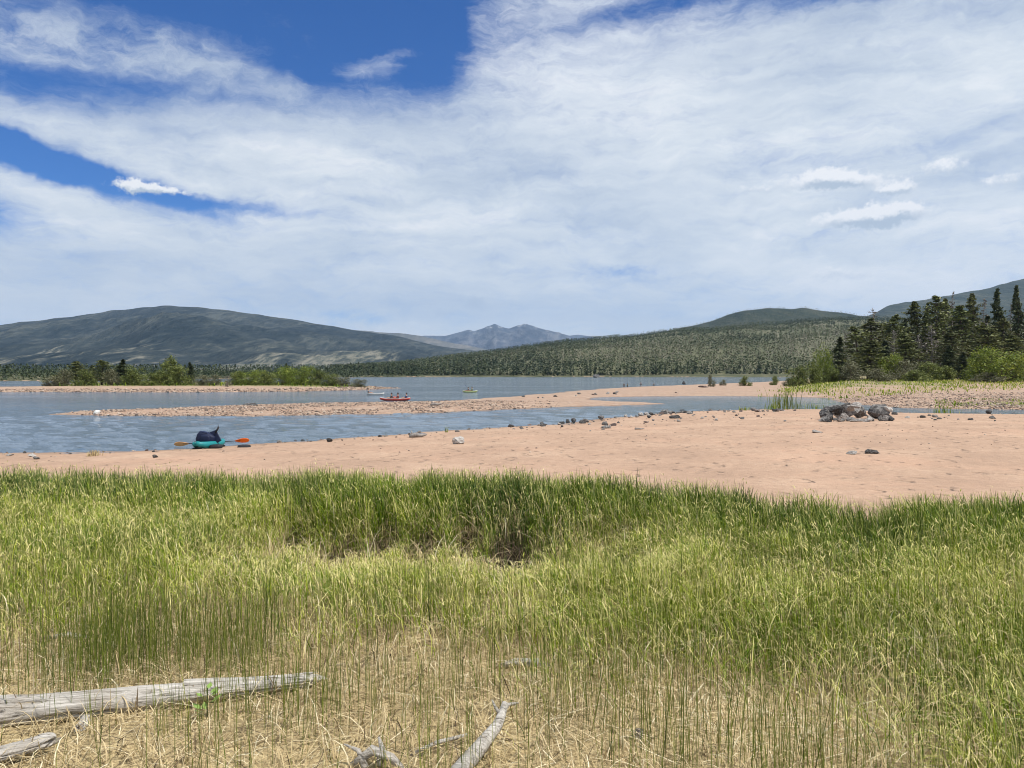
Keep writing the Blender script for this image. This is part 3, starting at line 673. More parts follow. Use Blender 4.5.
def scatter_hill(name, N, px0, px1, t0, t1, dead, hm, label, n=11, tp=1.):
    PX = rng.uniform(px0, px1, N); T = t0+(t1-t0)*rng.random(N)**tp
    X_, Y_, Z_ = hill_z(name, PX, T)
    patch = fbm(X_/170, Y_/300, 4, 41)
    dn = dead(PX, T)+patch*2.0+fbm(X_/45, Y_/60, 3, 43)*1.2
    keep = rng.random(N) < np.clip(.92+patch*.7, .35, 1)
    isdead = rng.random(N) < np.clip(dn, 0, 1)
    tint = np.where(isdead, rng.uniform(.58, .80, N), np.clip(rng.uniform(.12, .52, N)+patch*.8+.12*(1-sst(T, .35, .6)), 0, .58)); hg = hm*rng.uniform(.5, 1.25, N)*np.where(isdead, .85, 1)
    k = keep; return merged_trees(np.stack([X_, Y_, Z_-.3], 1)[k], hg[k], np.where(isdead, 1.0, 1.25)[k]*rng.uniform(.8, 1.5, k.sum()), tint[k], n, 60)
Vf, Qf, Tf = scatter_hill('forest_hillside', 34000, 330, 1060, .004, .98, lambda p, T: .60*sst(T, .02, .10)*(1-sst(T, .36, .55))*sst(p, 380, 500)-.08, 7.8, 'x', 11, 1.2)
o = link('hillside_forest', qmesh('hillside_forest', Vf, Qf, dict(tint=Tf)), None, M_forest)
tag(o, 'mixed grey beetle-killed and dark green trees covering the far hillside', 'forest', kind='stuff')
Vf, Qf, Tf = scatter_hill('green_ridge', 12000, 590, 1100, .35, 1.0, lambda p, T: -.2+0*T, 7.5, 'x', 7, .6)
o = link('ridge_forest', qmesh('ridge_forest', Vf, Qf, dict(tint=Tf*.8)), None, M_forest)
tag(o, 'dark conifers along the wooded ridge on the skyline', 'forest', kind='stuff')
# low wood on the left far shore
N = 5200; PX = rng.uniform(-150, 420, N); yy0 = np.interp(PX, [p[0] for p in far_px], [CH*F/(p[1]-HY) for p in far_px]); Y_ = yy0+3+rng.random(N)**1.6*330; X_ = (PX-CX)/F*Y_
Z_ = H(X_, Y_, False); hg = rng.uniform(3.0, 6.5, N)*np.clip(Y_/500, .75, 1.7)
V_, Q_, T_ = merged_trees(np.stack([X_, Y_, Z_-.2], 1), hg, rng.uniform(.9, 1.4, N), rng.uniform(.02, .45, N), 9, 90)
o = link('shore_wood', qmesh('shore_wood', V_, Q_, dict(tint=T_)), None, M_forest)
tag(o, 'low dark wood lining the left far shore', 'forest', kind='stuff')
# front rank of the far shore, tree by tree
minis = []
for k in range(5):
    V, Q, ti = mini_tree(46, 200+k, .20, .12); me = qmesh('crown', V, Q, dict(tint=np.clip(ti*.55, 0, 1))); me.materials.append(M_forest)
    tb = MB(); tb.tube([(0, 0, -.03), (0, 0, .5), (0, 0, .95)], [.014, .01, .003], 5); minis.append((tb.mesh('trunk', M_bark), me))
for i in range(110):
    p = 352+i*4.05+random.uniform(-1.6, 1.6); Y_ = 728+random.uniform(0, 22); x = (p-CX)/F*Y_
    a, b = minis[i % 5]; e = empty('pine_tree', (x, Y_, hz(x, Y_)-.3), random.uniform(0, 6.28)); h = random.uniform(6, 14); w = h*random.uniform(.8, 1.25); e.scale = (w, w, h)
    link('trunk', a, e); link('crown', b, e)
    seg = ('right of the island' if p < 415 else 'left of the lime kayak' if p < 458 else 'behind the lime kayak' if p < 500 else 'between the lime kayak and the far-water rock' if p < 580 else 'behind the far-water rock' if p < 618 else 'behind the waders' if p < 668 else 'behind the small black rock' if p < 700 else 'behind the shrubs of the sand spit')
    tag(e, ('tall' if h > 11.3 else 'middling' if h > 8.6 else 'short')+' far-shoreline conifer '+seg, 'tree', 'front rank of conifers on the far shoreline')

# ------------------------------------------------------------------ grass of the near bank
def blades(P, h, w, ang, lean, droop, tint, rnd, rows=(0, .4, .7, .88, 1.)):
    n = len(P); t = np.array(rows); K = len(t)
    dx = np.cos(ang); dy = np.sin(ang)
    off = lean[:, None]*t+droop[:, None]*t**3.6
    cx = P[:, 0:1]+dx[:, None]*off*h[:, None]; cy = P[:, 1:2]+dy[:, None]*off*h[:, None]
    cz = P[:, 2:3]+h[:, None]*(t-np.clip(droop, 0, 2)[:, None]*.62*t**4.5)
    wa_ = ang+math.pi/2+rng.normal(0, .6, n); ww = w[:, None]*np.array([.8, 1., .75, .12] if K == 4 else [.8, 1., .85, .6, .12])*.5
    wx_ = np.cos(wa_)[:, None]*ww; wy_ = np.sin(wa_)[:, None]*ww
    V = np.empty((n, K, 2, 3)); V[:, :, 0] = np.stack([cx-wx_, cy-wy_, cz], -1); V[:, :, 1] = np.stack([cx+wx_, cy+wy_, cz], -1)
    k = np.arange(K-1); q = np.stack([2*k, 2*k+1, 2*k+3, 2*k+2], -1)
    Q = (q[None]+(np.arange(n)*K*2)[:, None, None]).reshape(-1, 4)
    return V.reshape(-1, 3), Q, dict(tint=np.repeat(tint, K*2), tt=np.tile(np.repeat(t, 2), n), rnd=np.repeat(rnd, K*2))
def join(L):
    Vs = []; Qs = []; A = {}; o = 0
    for V, Q, a in L:
        Vs.append(V); Qs.append(Q+o); o += len(V)
        for k, v in a.items(): A.setdefault(k, []).append(v)
    return np.vstack(Vs), np.vstack(Qs), {k: np.concatenate(v) for k, v in A.items()}
def scatter_fan(N, y0, y1, margin=1.35):       # points over the bank in front of the camera, denser is done by rejection
    y = np.sqrt(rng.uniform(y0**2, y1**2, N)); x = rng.uniform(-1, 1, N)*(y*.69+margin); return x, y
M_grass = leaf_material('sedge_green', [(0, (.018, .05, .005)), (.3, (.07, .135, .006)), (.58, (.19, .285, .008)), (.8, (.36, .40, .028)), (1, (.76, .66, .32))], .24, .5, ((.66, .62, .20), .55, .6))
M_straw = leaf_material('dry_straw', [(0, (.06, .042, .03)), (.15, (.14, .10, .06)), (.4, (.42, .32, .165)), (.75, (.60, .48, .28)), (1, (.78, .70, .50))], .15, .75)
M_rush = leaf_material('rush_green', [(0, (.05, .08, .012)), (.5, (.16, .20, .028)), (1, (.32, .33, .07))], .2, .45)

def zone(x, y):                                 # 0 open straw flats near the eye ... 1 full sedge
    px = CX+F*x/np.maximum(y, .5)
    y_open = np.interp(px, [-200, 0, 120, 300, 480, 620, 760, 860, 1000, 1200], [4.8, 5.1, 5.1, 5.0, 4.8, 4.5, 3.9, 3.4, 2.6, 2.2])
    return sst(y+fbm(x*.9, y*.9, 3, 55)*2.2, y_open-1.1, y_open+1.0)
L = []
# full sedge
x, y = scatter_fan(270000, 2.2, 10.2); re = rim_y(x, y); zn = zone(x, y); ho = hollow(x, y)
clump = fbm(x*2.6, y*2.6, 3, 66)
back = np.exp(-((y-re+.3)/.9)**2)
hf = hollow(x, y+.55)
dens = zn*(.62+clump*1.1+.3*back)*(1-sst(y+fbm(x*2.4, y*2.4, 3, 88)*1.3, re-.15, re+.55))*(1-.93*sst(ho+.5*fbm(x*3, y*3, 2, 19), .35, .75))*(1-.5*sst(hf, .2, .7))
keep = rng.random(len(x)) < dens; x, y, re, zn, ho, clump, back = [a[keep] for a in (x, y, re, zn, ho, clump, back)]
n = len(x); front = np.maximum(sst(hollow(x, y+.5), .15, .7), .7*sst(hollow(x, y+.8), .2, .8))
hh = (.21+.09*zn+.09*back+clump*.20)*(1-.48*band(x, y))*rng.uniform(.65, 1.3, n)*(1-.62*front)
patch = fbm(x*.8, y*.8, 3, 33)
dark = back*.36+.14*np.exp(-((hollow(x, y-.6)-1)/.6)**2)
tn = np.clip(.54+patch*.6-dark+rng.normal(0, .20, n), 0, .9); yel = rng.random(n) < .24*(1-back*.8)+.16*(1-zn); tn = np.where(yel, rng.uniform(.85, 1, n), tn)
L.append(blades(np.stack([x, y, H(x, y)-.015], 1), hh, rng.uniform(.003, .0072, n)*(.60+.62*sst(y, 2.8, 6.2)), rng.normal(math.pi*.9, 1.3, n), rng.normal(.12, .12, n), np.abs(rng.normal(.25, .55, n))*(1-.75*back), tn, rng.random(n)))
# pale seed heads at the top of many stems
q = np.where((rng.random(n) < .20*(1-.7*back)))[0]; ns = len(q); rep_ = 2
P_ = np.stack([x[q], y[q], H(x[q], y[q])+hh[q]*rng.uniform(.62, 1.0, ns)], 1); P_[:, :2] += rng.normal(0, .02, (ns, 2)); P_ = np.repeat(P_, rep_, 0); m_ = len(P_)
L.append(blades(P_, rng.uniform(.018, .05, m_), rng.uniform(.004, .0075, m_)*(.65+.4*sst(P_[:, 1], 3, 6)), rng.uniform(0, 6.28, m_), rng.normal(.5, .5, m_), rng.normal(.6, .6, m_), rng.uniform(.78, 1., m_), rng.random(m_), (0, .4, .75, 1.)))
V_, Q_, A_ = join(L)
tag(link('sedge_grass', qmesh('sedge_grass', V_, Q_, A_), None, M_grass), 'dense yellow-green sedge grass on the near bank', 'grass', kind='stuff')
# thin upright rushes scattered over the open flat and into the sedge
x, y = scatter_fan(120000, 2.2, 7.5); cl = fbm(x*1.7, y*1.7, 3, 5); tuft = np.exp(-((x+2.1)/.35)**2-((y-4.0)/.5)**2)+.6*np.exp(-((x+1.45)/.25)**2-((y-4.2)/.3)**2)
dens = .20+cl*1.3+.30*zone(x, y)+tuft*1.0-.75*band(x, y); keep = (rng.random(len(x)) < dens) & (hollow(x, y) < .3); x, y, tuft = x[keep], y[keep], tuft[keep]; n = len(x)
V_, Q_, A_ = blades(np.stack([x, y, H(x, y)-.01], 1), rng.uniform(.14, .42, n)*(1+.3*fbm(x, y, 2, 3))+.12*tuft, rng.uniform(.0014, .0032, n), rng.uniform(0, 6.28, n), rng.normal(0, .13, n), np.abs(rng.normal(0, .06, n)), np.clip(.45+rng.normal(0, .22, n)-.1*tuft, 0, 1), rng.random(n))
tag(link('rushes', qmesh('rushes', V_, Q_, A_), None, M_rush), 'thin upright dark green rushes in the foreground', 'grass', kind='stuff')
# straw: matted litter lying on the soil plus dead leaves leaning in the sedge
L = []
x, y = scatter_fan(90000, 2.0, 8.5); keep = rng.random(len(x)) < np.clip(1.15-zone(x, y)*.9+fbm(x*1.5, y*1.5, 3, 4)*1.6, .05, 1); keep &= hollow(x, y) < .25; x, y = x[keep], y[keep]; n = len(x)
L.append(blades(np.stack([x, y, H(x, y)+rng.uniform(0, .02, n)], 1), rng.uniform(.012, .05, n), rng.uniform(.0025, .006, n), rng.uniform(0, 6.28, n), rng.uniform(1.5, 9, n)*rng.uniform(.3, 1, n), rng.normal(0, .8, n), np.clip(.55+fbm(x*1.2, y*1.2, 3, 71)*.7+rng.normal(0, .22, n), 0, 1), rng.random(n)))
x, y = scatter_fan(80000, 2.4, 8.8); re = rim_y(x, y); keep = (rng.random(len(x)) < (.45+.3*zone(x, y))*(1-.75*band(x, y))) & (y < re-.35) & (hollow(x, y) < .25); x, y = x[keep], y[keep]; n = len(x)
L.append(blades(np.stack([x, y, H(x, y)-.01], 1), rng.uniform(.08, .26, n)*(.7+.6*zone(x, y)), rng.uniform(.0025, .006, n), rng.uniform(0, 6.28, n), rng.normal(.2, .25, n), np.abs(rng.normal(.45, .5, n)), np.clip(.6+rng.normal(0, .25, n), 0, 1), rng.random(n)))
# dead leaves hanging over the hollows
a_ = rng.integers(0, len(HOL), 1300); hc = np.array(HOL)[a_]; th = rng.uniform(0, math.pi*2, 1300)
x = hc[:, 0]+np.cos(th)*hc[:, 2]*rng.uniform(.5, 1.1, 1300); y = hc[:, 1]+np.abs(np.sin(th))*hc[:, 3]*rng.uniform(.6, 1.3, 1300); n = len(x)
L.append(blades(np.stack([x, y, H(x, y)+.0], 1), rng.uniform(.12, .3, n), rng.uniform(.003, .007, n), rng.normal(-math.pi/2, .8, n), rng.uniform(.1, .5, n), rng.uniform(.3, 1.4, n), np.clip(.16+rng.normal(0, .25, n), 0, 1), rng.random(n)))
V_, Q_, A_ = join(L)
tag(link('dry_straw', qmesh('dry_straw', V_, Q_, A_), None, M_straw), 'matted tan straw and dead leaves among the grass', 'grass', kind='stuff')
# meadow behind the right-hand flats
def far_tufts(x, y, hh, ww, tn):
    n = len(x); return blades(np.stack([x, y, H(x, y)-.02], 1), hh, ww, rng.uniform(0, 6.28, n), rng.normal(0, .25, n), np.abs(rng.normal(0, .3, n)), tn, rng.random(n), (0, .38, .72, 1.))
N = 26000; y = rng.uniform(80, 150, N); px = rng.uniform(755, 1100, N); x = (px-CX)/F*y
d = np.clip(.25+.35*sst(y, 100, 125)+fbm(x*.2, y*.10, 3, 12)*2.2, 0, 1)*sst(px+fbm(x*.2, y*.1, 2, 3)*60, 765, 800)*sst(y-(px-900)*.12, 80, 90); k = rng.random(N) < d*.62; x, y = x[k], y[k]; n = len(x)
L = [far_tufts(x, y, rng.uniform(.12, .5, n), rng.uniform(.05, .13, n), np.clip(.68+rng.normal(0, .2, n)+fbm(x*.15, y*.1, 3, 8)*.5, 0, 1))]
N = 7000; y = rng.uniform(54, 74, N); px = rng.uniform(935, 1150, N); x = (px-CX)/F*y; k = rng.random(N) < np.clip(.1+fbm(x*.5, y*.3, 3, 17)*2.2, 0, 1); x, y = x[k], y[k]; n = len(x)
L.append(far_tufts(x, y, rng.uniform(.1, .3, n), rng.uniform(.03, .08, n), np.clip(.5+rng.normal(0, .2, n), 0, 1)))
N = 2200; y = rng.uniform(134, 170, N); px = rng.uniform(50, 370, N); x = (px-CX)/F*y; z = H(x, y); k = (z > .35) & (rng.random(N) < .7); x, y = x[k], y[k]; n = len(x)
L.append(far_tufts(x, y, rng.uniform(.2, .8, n), rng.uniform(.08, .18, n), np.clip(.30+rng.normal(0, .2, n), 0, 1)))
V_, Q_, A_ = join(L)
tag(link('meadow_grass', qmesh('meadow_grass', V_, Q_, A_), None, M_grass), 'patchy low grass on the right-hand shore and on the island', 'grass', kind='stuff')

# ------------------------------------------------------------------ stones
def rock_material(name, stops, sc=5.):
    m, t, p, _ = mat(name); P = t.node('ShaderNodeTexCoord').outputs['Object']
    oi = t.node('ShaderNodeObjectInfo').outputs['Random']
    n = t.noise(P, sc, 6, .7); f = t.m('ADD', n, t.m('MULTIPLY', t.m('SUBTRACT', oi, .5), .25)); t.put(p.inputs['Base Color'], t.ramp(f, stops)); p.inputs['Roughness'].default_value = .85
    bump(t, p, n, .8, .06); return m
M_rock = rock_material('rock_dark', [(.34, (.028, .028, .029)), (.5, (.085, .080, .078)), (.62, (.26, .25, .24))])
M_rockp = rock_material('rock_pale', [(.34, (.13, .115, .11)), (.5, (.30, .275, .255)), (.64, (.50, .47, .44))])
M_rockr = rock_material('rock_red', [(.34, (.06, .045, .042)), (.5, (.15, .11, .10)), (.64, (.30, .245, .22))])
M_white = rock_material('rock_white', [(.3, (.6, .6, .58)), (.7, (.85, .85, .83))])
def rock_mesh(seed, m, sub=3, cuts=12, rough=.2):
    rr = random.Random(seed); bm = bmesh.new(); bmesh.ops.create_icosphere(bm, subdivisions=sub, radius=1)
    planes = [(Vector((rr.gauss(0, 1), rr.gauss(0, 1), rr.gauss(.25, 1))).normalized(), rr.uniform(.42, .82)) for _ in range(cuts)]
    for v in bm.verts:
        c = v.co.copy()
        for nrm, d in planes:
            e = c.dot(nrm)-d
            if e > 0: c -= nrm*e*.95
        q = c*3.1+Vector((seed, seed*.7, 0)); n = math.sin(q.x*2.1+q.z)*math.sin(q.y*2.7+1)*math.sin(q.z*2.3+q.x*.7)
        v.co = c*(1+rough*n+rr.uniform(-.025, .025))
    me = bpy.data.meshes.new('rock'); bm.to_mesh(me); bm.free(); me.materials.append(m); return me
RK = [rock_mesh(s, M_rock) for s in range(4)]; RP = [rock_mesh(10+s, M_rockp) for s in range(3)]; RR = [rock_mesh(20+s, M_rockr, cuts=13) for s in range(2)]
def rock(px, py, wpx, hpx, label, me=None, group=None, depth=.8, z=None, sink=.25, name='rock', rot=None, tilt=0., zup=0., cat='rock'):
    x, Y_ = px2w(px, py, 0.)
    for _ in range(4): x, Y_ = px2w(px, py, max(0, hz(x, Y_)))
    zz = hz(x, Y_) if z is None else z
    w = wpx/F*Y_/2*1.12; h = hpx/F*Y_
    o = link(name, me or random.choice(RK)); o.scale = (w, w*depth, h/(1-sink/2)*.62); o.location = (x, Y_+w*depth*.5, max(zz, -.03)+h*(.5-sink/2)+zup); o.rotation_euler = (tilt, tilt*.6, random.uniform(-.4, .4) if rot is None else rot)
    return tag(o, label, cat, group)
# boulder pile
GP = 'boulders of the pile on the beach'
for a in [
 (829, 420, 20, 12, 'dark jagged boulder at the left end of the boulder pile', RK[0], .9, .1),
 (847, 419, 34, 17, 'large grey boulder in the middle of the boulder pile', rock_mesh(31, M_rock, 2, 14, .3), .7, -.1),
 (862, 418, 18, 14, 'upright dark boulder with pale patches right of the large one in the pile', rock_mesh(33, M_rock, 2, 16, .3), .8, .3),
 (836, 411, 16, 8, 'brownish rock lying on top of the left part of the boulder pile', rock_mesh(38, M_rock, 2, 15, .3), .7, -.3),
 (858, 407, 14, 5, 'pale flat stone capping the boulder pile', RP[1], .8, .1),
 (846, 420.5, 24, 6, 'pale tilted slab leaning on the front of the boulder pile', RP[2], .35, .35),
 (860, 421.5, 20, 3, 'long pale stone at the front foot of the boulder pile', RP[1], .5, .0),
 (884, 419, 25, 13, 'separate rounded boulder right of the boulder pile', rock_mesh(37, M_rock, 2, 6, .3), .85, .0),
 (890, 412, 13, 3, 'thin pale cap stone on the separate rounded boulder', RP[0], .7, .3),
 (871, 420, 9, 4, 'small pale rock between the pile and the separate boulder', RP[2], .8, .0),
 (841, 412, 15, 9, 'angular black rock wedged between the left and middle boulders of the pile', rock_mesh(35, M_rock, 2, 16, .3), .8, .5),
 (853, 413, 10, 7, 'small pale block lodged high in the boulder pile', rock_mesh(36, M_rockp, 2, 16, .3), .8, .6),
 (823, 421.5, 8, 3.5, 'small stone at the left foot of the boulder pile', RP[1], .8, .0)]:
    up = .0
    if 'on top' in a[4]: up = .32
    if 'capping' in a[4]: up = .5
    if 'wedged' in a[4]: up = .22
    if 'lodged' in a[4]: up = .38
    if 'cap stone' in a[4]: up = .38
    rock(a[0], 420 if up else a[1], a[2]*.92, a[3]*1.10, a[4], a[5], GP, a[6], tilt=a[7]*1.6, zup=up*1.35)
for k in range(14):
    px = random.uniform(822, 894); me = random.choice([RK[k % 4], RP[k % 3], rock_mesh(60+k, M_rock, 2, 16)])
    rock(px, 421+random.uniform(-.8, 1.2), random.uniform(5, 11), random.uniform(3, 6.5), ('pale' if me in RP else 'dark')+' angular rubble stone packed around the foot of the boulder pile', me, 'rubble round the boulder pile', random.uniform(.5, .9), tilt=random.uniform(-.5, .5))
# single stones worth pointing at
for a in [
 (95, 415.4, 7, 5, 'bright white rock at the left tip of the stony spit', rock_mesh(41, M_white), .8),
 (459, 444, 17, 7, 'grey boulder alone on the sand above the middle of the grass', RP[0], .7),
 (854, 454.5, 13, 4, 'left one of two flat grey stones on the open sand', RP[1], .7),
 (874, 454, 13, 4.5, 'right one of two flat grey stones on the open sand', RK[1], .7),
 (817, 433, 12, 3, 'pale flat stone on the sand below the boulder pile', RP[2], .6),
 (329, 442, 7, 3.5, 'dark rock at the waterline right of the kayak', RK[2], .8),
 (597, 377.6, 7, 3.6, 'dark rock poking out of the far water', RK[3], .8),
 (684, 384.4, 4, 4, 'small black rock on the edge of the sand spit', RK[0], .8),
 (704, 387.5, 9, 2.5, 'low brown rock on the right-hand sand spit', RR[0], .7),
 (251, 406, 16, 3, 'long dark rock on the upper edge of the stony spit', RK[3], .5),
 (568, 423, 4, 4, 'left one of two round black rocks at the waterline', RK[1], .9),
 (574, 423, 6, 4.5, 'right one of two round black rocks at the waterline', RK[2], .9),
 (606, 428.5, 12, 3.5, 'long dark rock on the sand inside the waterline rocks', RK[0], .6),
 (613, 426, 7, 3, 'brown rock beside the long dark rock', RR[1], .7),
 (676, 418.5, 11, 3.5, 'long dark rock nearest the row of rocks on the right', RK[3], .6),
 (30, 457, 10, 3, 'flat grey rock at the far left of the beach', RP[2], .7),
 (35, 459.5, 7, 2.5, 'small dark stone beside the flat grey rock at the far left', RK[2], .7),
 (8, 456, 9, 2.5, 'pale low rock at the left edge of the photo', RP[1], .7),
 (154, 458, 6, 3, 'small dark stone on the sand left of the kayak', RK[2], .8),
 (640, 741, 16, 10, 'pale grey stone in the straw at the bottom of the photo', RP[1], .8)]:
    rock(a[0], a[1], a[2], a[3], a[4], a[5], None, a[6])
# rows of stones along the waterline
def row(n, pts, smin, smax, label, group, jx=3, jy=.8, protos=None):
    pts = np.array(pts, float)
    for i in range(n):
        u = random.random(); px = np.interp(u, np.linspace(0, 1, len(pts)), pts[:, 0])+random.gauss(0, jx); py = np.interp(px, pts[:, 0], pts[:, 1])+random.gauss(0, jy)
        s = smin+(smax-smin)*random.random()**2.2
        me = random.choice(protos or (RK+RK+RP+RR)); colour = 'dark grey' if me in RK else 'pale grey' if me in RP else 'reddish brown'
        size = 'large' if s > smin+.55*(smax-smin) else 'medium' if s > smin+.2*(smax-smin) else 'tiny'
        seg = '' if n < 100 else (' near its left end' if px < 545 else ' close to the two round black rocks' if px < 592 else ' close to the long dark rock' if px < 640 else ' below the tip of the gravel tongue' if px < 700 else ' close to the reed tufts')
        rock(px, py, s, s*random.uniform(.35, .6), f'{size} {colour} {label}{seg}', me, group)
row(104, [(500, 430), (560, 424.5), (600, 420.5), (640, 416.5), (680, 413), (740, 411), (790, 411)], 2, 8, 'rock in the right-hand waterline row', 'rocks along the right half of the waterline', 10, .9)
row(45, [(560, 429), (620, 425), (680, 419), (740, 417), (800, 419)], 1.5, 5, 'stone strewn on the sand inside the row of waterline rocks', 'stones strewn inside the waterline rocks', 14, 2.2)
row(30, [(265, 443.5), (330, 440.5), (400, 435), (450, 431), (500, 429)], 1.5, 5, 'stone along the waterline between kayak and rock row', 'stones along the left waterline', 10, .7)
row(16, [(0, 454), (60, 453.5), (150, 451), (176, 450)], 1.5, 5, 'stone along the waterline left of the kayak', 'stones left of the kayak', 10, 1.)
row(26, [(860, 414), (920, 417), (960, 419), (1020, 416)], 2, 7, 'stone on the sand edge right of the boulder pile', 'stones right of the boulder pile', 16, 2., )
row(14, [(500, 399), (540, 397), (600, 395), (700, 392)], 2, 5, 'stone on the right-hand sand spit', 'stones on the right-hand sand spit', 10, 1.)
# gravel: nobody could count it
def gravel_stuff():
    bm = bmesh.new(); bmesh.ops.create_icosphere(bm, subdivisions=1, radius=1); bm.verts.ensure_lookup_table()
    sv = np.array([v.co[:] for v in bm.verts]); sf = np.array([[v.index for v in f.verts] for f in bm.faces]); bm.free()
    Ps = []; Ss = []; pts = []
    N = 60000; y = rng.uniform(47, 72, N); px = rng.uniform(55, 560, N); x = (px-CX)/F*y; pts.append((x, y, .9, .035, .11))
    N = 16000; y = rng.uniform(52, 95, N); px = rng.uniform(840, 1080, N); x = (px-CX)/F*y; pts.append((x, y, .6, .04, .13))
    N = 14000; y = rng.uniform(108, 150, N); px = rng.uniform(-40, 400, N); x = (px-CX)/F*y; pts.append((x, y, .6, .08, .22))
    N = 9000; y = rng.uniform(22, 56, N); px = rng.uniform(-30, 1080, N); x = (px-CX)/F*y; pts.append((x, y, 0, .015, .05))
    V = []; Fx = []; A = []; o = 0
    for i, (x, y, dn, a, b) in enumerate(pts):
        z, s1, s2, s3, s4, B, h = H(x, y, True, True)
        if i == 0: k = (s2 > -.4) & (rng.random(len(x)) < np.clip(.26+fbm(x*.35, y*.5, 3, 91)*1.7, .02, 1)*(1-.8*sst(CX+F*x/y, 400, 560)))
        elif i == 1: k = (s2 > -.3) & (rng.random(len(x)) < np.clip(.5+fbm(x*.2, y*.3, 3, 92)*1.9, .02, 1)*(1-sst(y, 75, 95)))
        elif i == 2: k = (s3 > -.5) & (s3 < 7)
        else: k = (s1 > -.2) & (rng.random(len(x)) < np.clip(np.exp(-s1/1.2)+.35*np.exp(-s1/5)*sst(CX+F*x/y, 520, 700)+fbm(x*.6, y*.4, 3, 7)*.5, .04, 1))
        x, y, z = x[k], y[k], z[k]; n = len(x); s = a+(b-a)*rng.random(n)**2.5
        sc = s[:, None]*rng.uniform(.6, 1.2, (n, 3))*np.array([1.2, 1, .7])
        j = 1+rng.uniform(-.22, .22, (n, len(sv), 1))
        V.append((sv[None]*sc[:, None]*j+np.stack([x, y, z+s*.15], 1)[:, None]).reshape(-1, 3)); Fx.append((sf[None]+(np.arange(n)*len(sv))[:, None, None]+o).reshape(-1, 3)); o += n*len(sv)
        A.append(np.repeat(rng.random(n), len(sv)))
    me = qmesh('gravel', np.vstack(V), None, dict(tint=np.concatenate(A)), False, np.vstack(Fx))
    m, t, p, _ = mat('pebbles'); t.put(p.inputs['Base Color'], t.ramp(t.attr('tint'), [(0, (.07, .055, .05)), (.3, (.20, .145, .115)), (.6, (.38, .27, .20)), (.88, (.38, .30, .24)), (1, (.48, .40, .33))])); p.inputs['Roughness'].default_value = .85
    tag(link('gravel', me, None, m), 'cobbles and gravel covering the spits and shore edges', 'gravel', kind='stuff')
gravel_stuff()

# ------------------------------------------------------------------ driftwood
def wood_material():
    m, t, p, _ = mat('weathered_wood'); P = t.node('ShaderNodeTexCoord').outputs['Object']
    n = t.noise(t.mapping(P, sc=(3, 60, 60)), 1.3, 6, .7, .4); b = t.noise(P, 5, 4, .6)
    c = t.ramp(n, [(.33, (.08, .065, .05)), (.40, (.33, .30, .26)), (.52, (.54, .50, .45)), (.70, (.74, .70, .65))])
    c = t.mix(t.sstep(b, .5, .75, 0, .35), c, (.28, .22, .16))
    t.put(p.inputs['Base Color'], c); p.inputs['Roughness'].default_value = .85; bump(t, p, n, 1.0, .018); return m
M_wood = wood_material()
def log_mesh(name, Lg, r0, r1, seed, flat=1., bendy=.03, seg=80, sides=44, crack=.18, hollow_end=False):
    r = np.random.default_rng(seed); u = np.linspace(0, 1, seg); a = np.linspace(0, 2*math.pi, sides, endpoint=False)
    U, A = np.meshgrid(u, a, indexing='ij')
    rad = (r0+(r1-r0)*U)*(1+.10*fbm(U*7, A*.01+seed, 3, seed)*2)
    lines = fbm(np.cos(A)*4.0+U*.8+seed, np.sin(A)*4.0+U*1.1, 3, seed+3); cr = np.abs(lines)
    groove = np.exp(-(cr/.018)**2)*crack*(.4+.9*vnoise(U*9, A*2, seed+5)); ring = 1+.05*fbm(np.cos(A)*2+U*3, np.sin(A)*2+9, 3, seed+8)*2
    end = np.clip((1-U)/.04, 0, 1)**.5*(np.clip(U/.015, 0, 1)**.5)
    rr_ = rad*ring*(1-groove)*np.maximum(end, .02)
    bx = bendy*np.sin(U*5+seed)*U; bz = bendy*.6*np.sin(U*3.1+seed*2)
    ragged = .10*fbm(A*1.3, U*0+seed, 2, seed)*(U > .9)
    V = np.stack([U*Lg+ragged, np.cos(A)*rr_+bx, np.sin(A)*rr_*flat+bz], -1).reshape(-1, 3)
    Q = grid_faces(seg, sides); me = qmesh(name, V, Q, None, True); me.materials.append(M_wood); return me
def set_between(o, p0, p1):
    d = Vector(p1)-Vector(p0); o.location = p0; o.rotation_euler = d.to_track_quat('X', 'Z').to_euler()
def gp(px, py, up=0.):                          # ground point seen at a pixel
    x, Y_ = px2w(px, py, 1.2)
    for _ in range(5): x, Y_ = px2w(px, py, hz(x, Y_)+up)
    return Vector((x, Y_, hz(x, Y_)+up))
lg = empty('fallen_log', gp(-60, 735, 0)); tag(lg, 'long grey weathered log lying across the bottom left', 'log')
a0 = gp(-60, 722, .07); a1 = gp(318, 685, .02); Lg = (a1-a0).length
o = link('trunk', log_mesh('trunk', Lg, .095, .035, 3, flat=.82, bendy=.03, crack=.45)); set_between(o, a0, a1)
lg.location = (0, 0, 0); o.parent = lg
